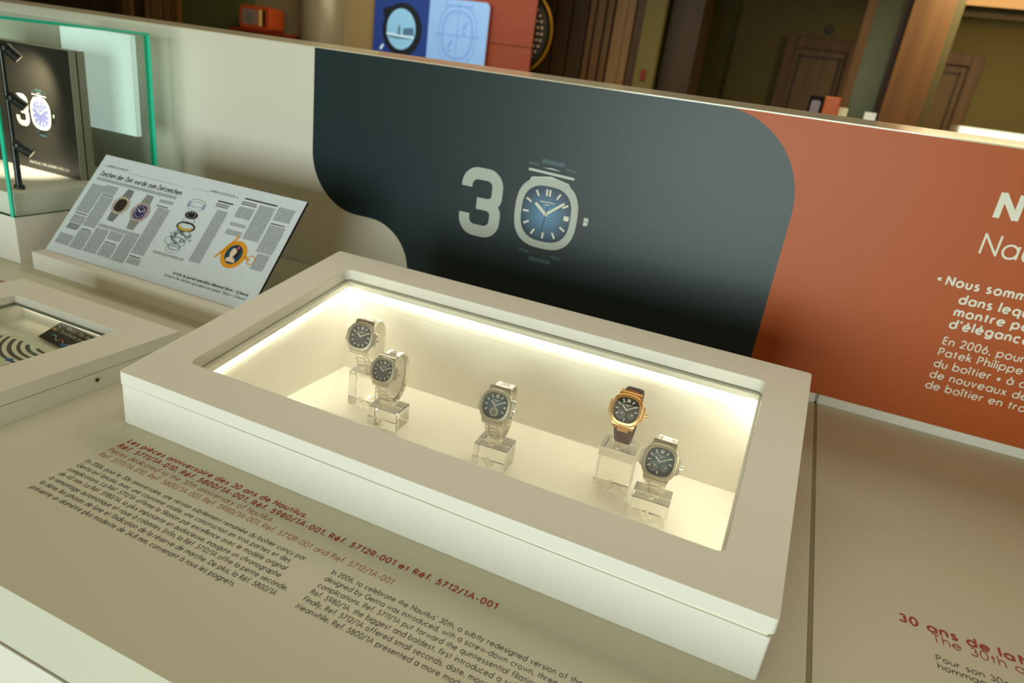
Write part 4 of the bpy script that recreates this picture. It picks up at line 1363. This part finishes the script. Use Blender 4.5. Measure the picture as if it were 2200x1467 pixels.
band(bm, arc(-3.155, .645, .215, .232, 0, 350, 35), arc(-3.165, .650, .158, .178, 0, 350, 35), sf(0.002))
poly(bm, [(-3.38, .80), (-3.30, .84), (-3.27, .79), (-3.35, .72)], sf(0.003))
obj('porthole_ring', bm, mat('screen_dark', (28, 34, 44), .3, emit=.25), ds, label='dark porthole ring')
bm = bmesh.new()
poly(bm, arc(-3.165, .650, .160, .180, 0, 350, 35), sf(0.001))
obj('porthole_view', bm, mat('screen_sky', (112, 164, 204), .3, emit=.52), ds)
bm = bmesh.new()
poly(bm, [(-3.14, .66), (-3.03, .675), (-3.02, .61), (-3.14, .60)], sf(0.003))
poly(bm, [(-3.30, .60), (-3.14, .595), (-3.02, .60), (-3.05, .575), (-3.2, .565), (-3.29, .575)], sf(0.0035))
poly(bm, [(-3.20, .60), (-3.17, .60), (-3.175, .68), (-3.195, .68)], sf(0.004))
obj('harbour_picture', bm, mat('screen_slate', (66, 96, 128), .3, emit=.48), ds)
bm = bmesh.new()
ribbon(bm, [(-3.32, .60), (-3.2, .592), (-3.02, .588)], .014, sf(0.005))
ribbon(bm, [(-3.38, .455), (-3.35, .50)], .02, sf(0.005))
obj('white_streak', bm, mat('screen_white', (178, 208, 232), .3, emit=.52), ds)
bm = bmesh.new()
for rx, ry in ((.195, .25), (.160, .205), (.148, .190)):
    ribbon(bm, [(-2.57 + a, .655 + b) for a, b in squircle(rx, ry, 2.5)] + [(-2.57 + rx, .655)], .007, sf(0.001))
for a in ((-2.57, .43, -2.57, .90), (-2.80, .655, -2.34, .655), (-2.70, .86, -2.70, .94), (-2.44, .86, -2.44, .94), (-2.70, .90, -2.44, .90), (-2.70, .40, -2.70, .47), (-2.44, .40, -2.44, .47)):
    ribbon(bm, [(a[0], a[1]), (a[2], a[3])], .006, sf(0.002))
for u, v, a in ((-2.50, .73, .9), (-2.64, .57, .9)):
    poly(bm, [(u - .02, v - .02), (u - .005, v - .025), (u + .03, v + .04), (u + .02, v + .045)], sf(0.003))
    poly(bm, arc(u, v - .05, .012, .012, 0, 320, 8), sf(0.003))
obj('watch_drawing', bm, mat('screen_line', (88, 128, 192), .3, emit=.48), ds)

rd = thing('round_wall_disc', 'large round black disc studded with pale dots and a gold rim beside the rust panel', 'wall disc', (-2.09, 5.69, 0.74))
bm = bmesh.new()
cyl(bm, (-2.09, 5.66, 0.76), (-2.09, 5.72, 0.76), 0.345, n=64)
obj('disc', bm, M['black'], rd)
bm = bmesh.new()
pts = [(-2.08 + .365 * math.cos(a), 5.70, 0.76 + .365 * math.sin(a)) for a in (2 * PI * i / 64 for i in range(64))]
for i in range(64):
    cyl(bm, pts[i], pts[(i + 1) % 64], 0.012, n=6)
obj('gold_rim', bm, mat('disc_gold', (150, 112, 30), .3, .6), rd, label='thin gold rim')
bm = bmesh.new()
for rr in (.08, .125, .17, .215, .26, .30):
    n = int(rr * 126)
    for q in range(n):
        a = 2 * PI * q / n + rr * 9
        cyl(bm, (-2.09 + rr * math.cos(a), 5.652, 0.76 + rr * math.sin(a)), (-2.09 + rr * math.cos(a), 5.661, 0.76 + rr * math.sin(a)), 0.0125, n=8)
so_ = obj('stud', bm, mat('disc_stud', (120, 100, 84), .5), rd, label='pale round studs in rings')
so_['kind'] = 'stuff'

sw = thing('slatted_screen', 'tall oak slatted screen between the round disc and the olive wall', 'screen wall', (-1.6, 7.05, FLOOR))
obj('back_board', newbox(-2.62, -1.25, 7.05, 7.10, FLOOR, CEIL - 0.02), M['wood_dark'], sw)
xs = [(-2.58, -2.40, 'wood_dark'), (-2.37, -2.20, 'wood_dark'), (-2.18, -2.02, 'wood_dark'), (-2.00, -1.84, 'wood_dark'), (-1.815, -1.760, 'wood_mid'), (-1.735, -1.655, 'wood_mid'), (-1.630, -1.570, 'wood_mid'), (-1.540, -1.425, 'wood_light'), (-1.420, -1.345, 'wood_light')]
M['wood_light'] = wood('light_oak', (128, 100, 62), (146, 116, 74), 4)
for a, b, m in xs:
    obj('slat', newbox(a, b, 6.99, 7.05, FLOOR, CEIL - 0.02), M[m], sw, bevel=0.003)
gp = obj('painted_post', newbox(-1.248, -1.045, 7.02, 7.12, FLOOR, CEIL - 0.002), mat('sage_post', (122, 116, 62), .6), None)
tag(gp, 'flat sage green post right of the oak slats', 'post')
fb = obj('call_point', newbox(-1.175, -1.125, 6.985, 7.0205, 0.51, 0.61), mat('alarm_red', (140, 20, 24), .4), None, bevel=0.004)
tag(fb, 'small red alarm box on the sage green post', 'alarm box')
op = obj('doorway_block', newbox(-1.04, -0.72, 7.3, 7.9, FLOOR, 1.5), M['wood_dark'], None)  # solid dark box stands in for a dark doorway
tag(op, 'dark walnut block in place of a dark doorway right of the sage post', 'doorway_block')
bm = bmesh.new()
cyl(bm, (0.44, 10.199, 1.459), (0.44, 10.165, 1.459), 0.055, 0.045, n=24)
tag(obj('smoke_detector', bm, mat('detector_grey', (70, 70, 58), .5), None), 'small round smoke detector on the wall above the left door', 'smoke detector')

mp = thing('mirror_post', 'narrow greenish mirrored post with a thin wood edge left of the oak pillar', 'post', (0.95, 8.0, FLOOR))
obj('wood_edge', newbox(0.775, 0.866, 7.92, 8.1, FLOOR, CEIL - 0.001), M['wood_mid'], mp)
obj('mirror', newbox(0.866, 1.115, 7.95, 8.08, FLOOR, CEIL - 0.001), mat('greenish_mirror', (84, 88, 58), .3, .4), mp)
obj('side_edge', newbox(1.115, 1.175, 7.92, 8.1, FLOOR, CEIL - 0.001), M['wood_dark'], mp)
op = obj('oak_pillar', newbox(1.177, 1.545, 7.85, 8.2, FLOOR, CEIL - 0.001), M['wood_warm'], None, bevel=0.004)
tag(op, 'square oak pillar right of the mirrored post', 'pillar')
gp = obj('olive_post', newbox(1.547, 1.625, 7.90, 8.15, FLOOR, CEIL - 0.001), mat('olive_post', (86, 78, 42), .6), None)
tag(gp, 'narrow olive post on the right side of the oak pillar', 'post')

dc = thing('desk_clock', 'black and orange retro clock just behind the partition, in front of the left door', 'clock', (0.645, 3.05, 0.3502))
obj('orange_body', newbox(-0.005, 0.062, -0.06, 0.06, 0.0, 0.158), mat('retro_orange', (190, 90, 16), .4), dc, local=True, bevel=0.006)
obj('black_body', newbox(-0.068, -0.006, -0.06, 0.06, 0.0, 0.154), mat('matt_black', (12, 12, 12), .75, spec=.2), dc, local=True, bevel=0.006)
bm = bmesh.new()
pr = rrect(-0.056, -0.018, 0.075, 0.135, 0.01, 4)
loft(bm, [[(a, -0.063, b) for a, b in pr], [(a, -0.059, b) for a, b in pr]])
obj('clock_face', bm, mat('retro_face', (112, 84, 92), .3), dc, local=True, label='mauve square face')
td = thing('low_table', 'low table behind the partition carrying the retro clock and pale cards', 'table', (0.72, 3.05, FLOOR))
obj('tabletop', newbox(0.45, 1.05, 2.85, 3.25, 0.325, 0.35), M['wood_mid'], td)
for a in ((0.46, 2.86), (1.0, 2.86), (0.46, 3.2), (1.0, 3.2)):
    obj('leg', newbox(a[0], a[0] + 0.04, a[1], a[1] + 0.04, FLOOR, 0.325), M['wood_mid'], td)
def card(x0, x1, z, m, label):
    bm = bmesh.new()
    loft(bm, [[(xx, 3.0, 0.3503), (xx, 3.06, 0.3503), (xx, 3.035, z)] for xx in (x0, x1)])
    o = obj('place_card', bm, m, None)
    tag(o, label, 'card')
card(0.695, 0.745, 0.470, mat('card_cream', (232, 222, 176), .5), 'small cream card standing beside the retro clock')
card(0.815, 0.862, 0.466, mat('card_white', (236, 242, 232), .5), 'small white card standing in front of the mirrored post')

lc = thing('bright_patch_counter', 'made-up white counter whose glowing front gives the bright patch at the far right', 'counter', (2.4, 8.05, FLOOR))  # invented counter; its emissive front imitates a sunlit patch
obj('counter_body', newbox(1.93, 3.6, 7.98, 8.5, FLOOR, 0.50), M['laminate'], lc)
obj('patch_glow_panel', newbox(1.95, 3.58, 7.965, 7.979, -0.4, 0.49), mat('sunlit_patch_glow', (206, 240, 226), .5, emit=.95), lc, label='added glowing panel for a sunlit patch')
l2 = thing('warm_patch_bench', 'made-up low bench whose glowing edge gives a warm bright patch below the right door', 'bench', (1.70, 8.0, FLOOR))  # bench added to carry an emissive strip for a warm bright area
obj('bench_body', newbox(1.63, 1.90, 8.0, 8.4, FLOOR, 0.41), M['wood_mid'], l2)
obj('warm_patch_strip', newbox(1.632, 1.895, 7.985, 7.999, 0.335, 0.40), mat('warm_patch_glow', (236, 214, 140), .5, emit=.8), l2, label='added glowing strip for a warm patch')
cv = obj('cove_light', newbox(1.68, 5.5, 9.2, 9.9, 1.845, 1.858), mat('cove_amber', (236, 176, 104), .5, emit=.9), None)
tag(cv, 'amber glowing ceiling cove at the top right above the far doors', 'ceiling light')
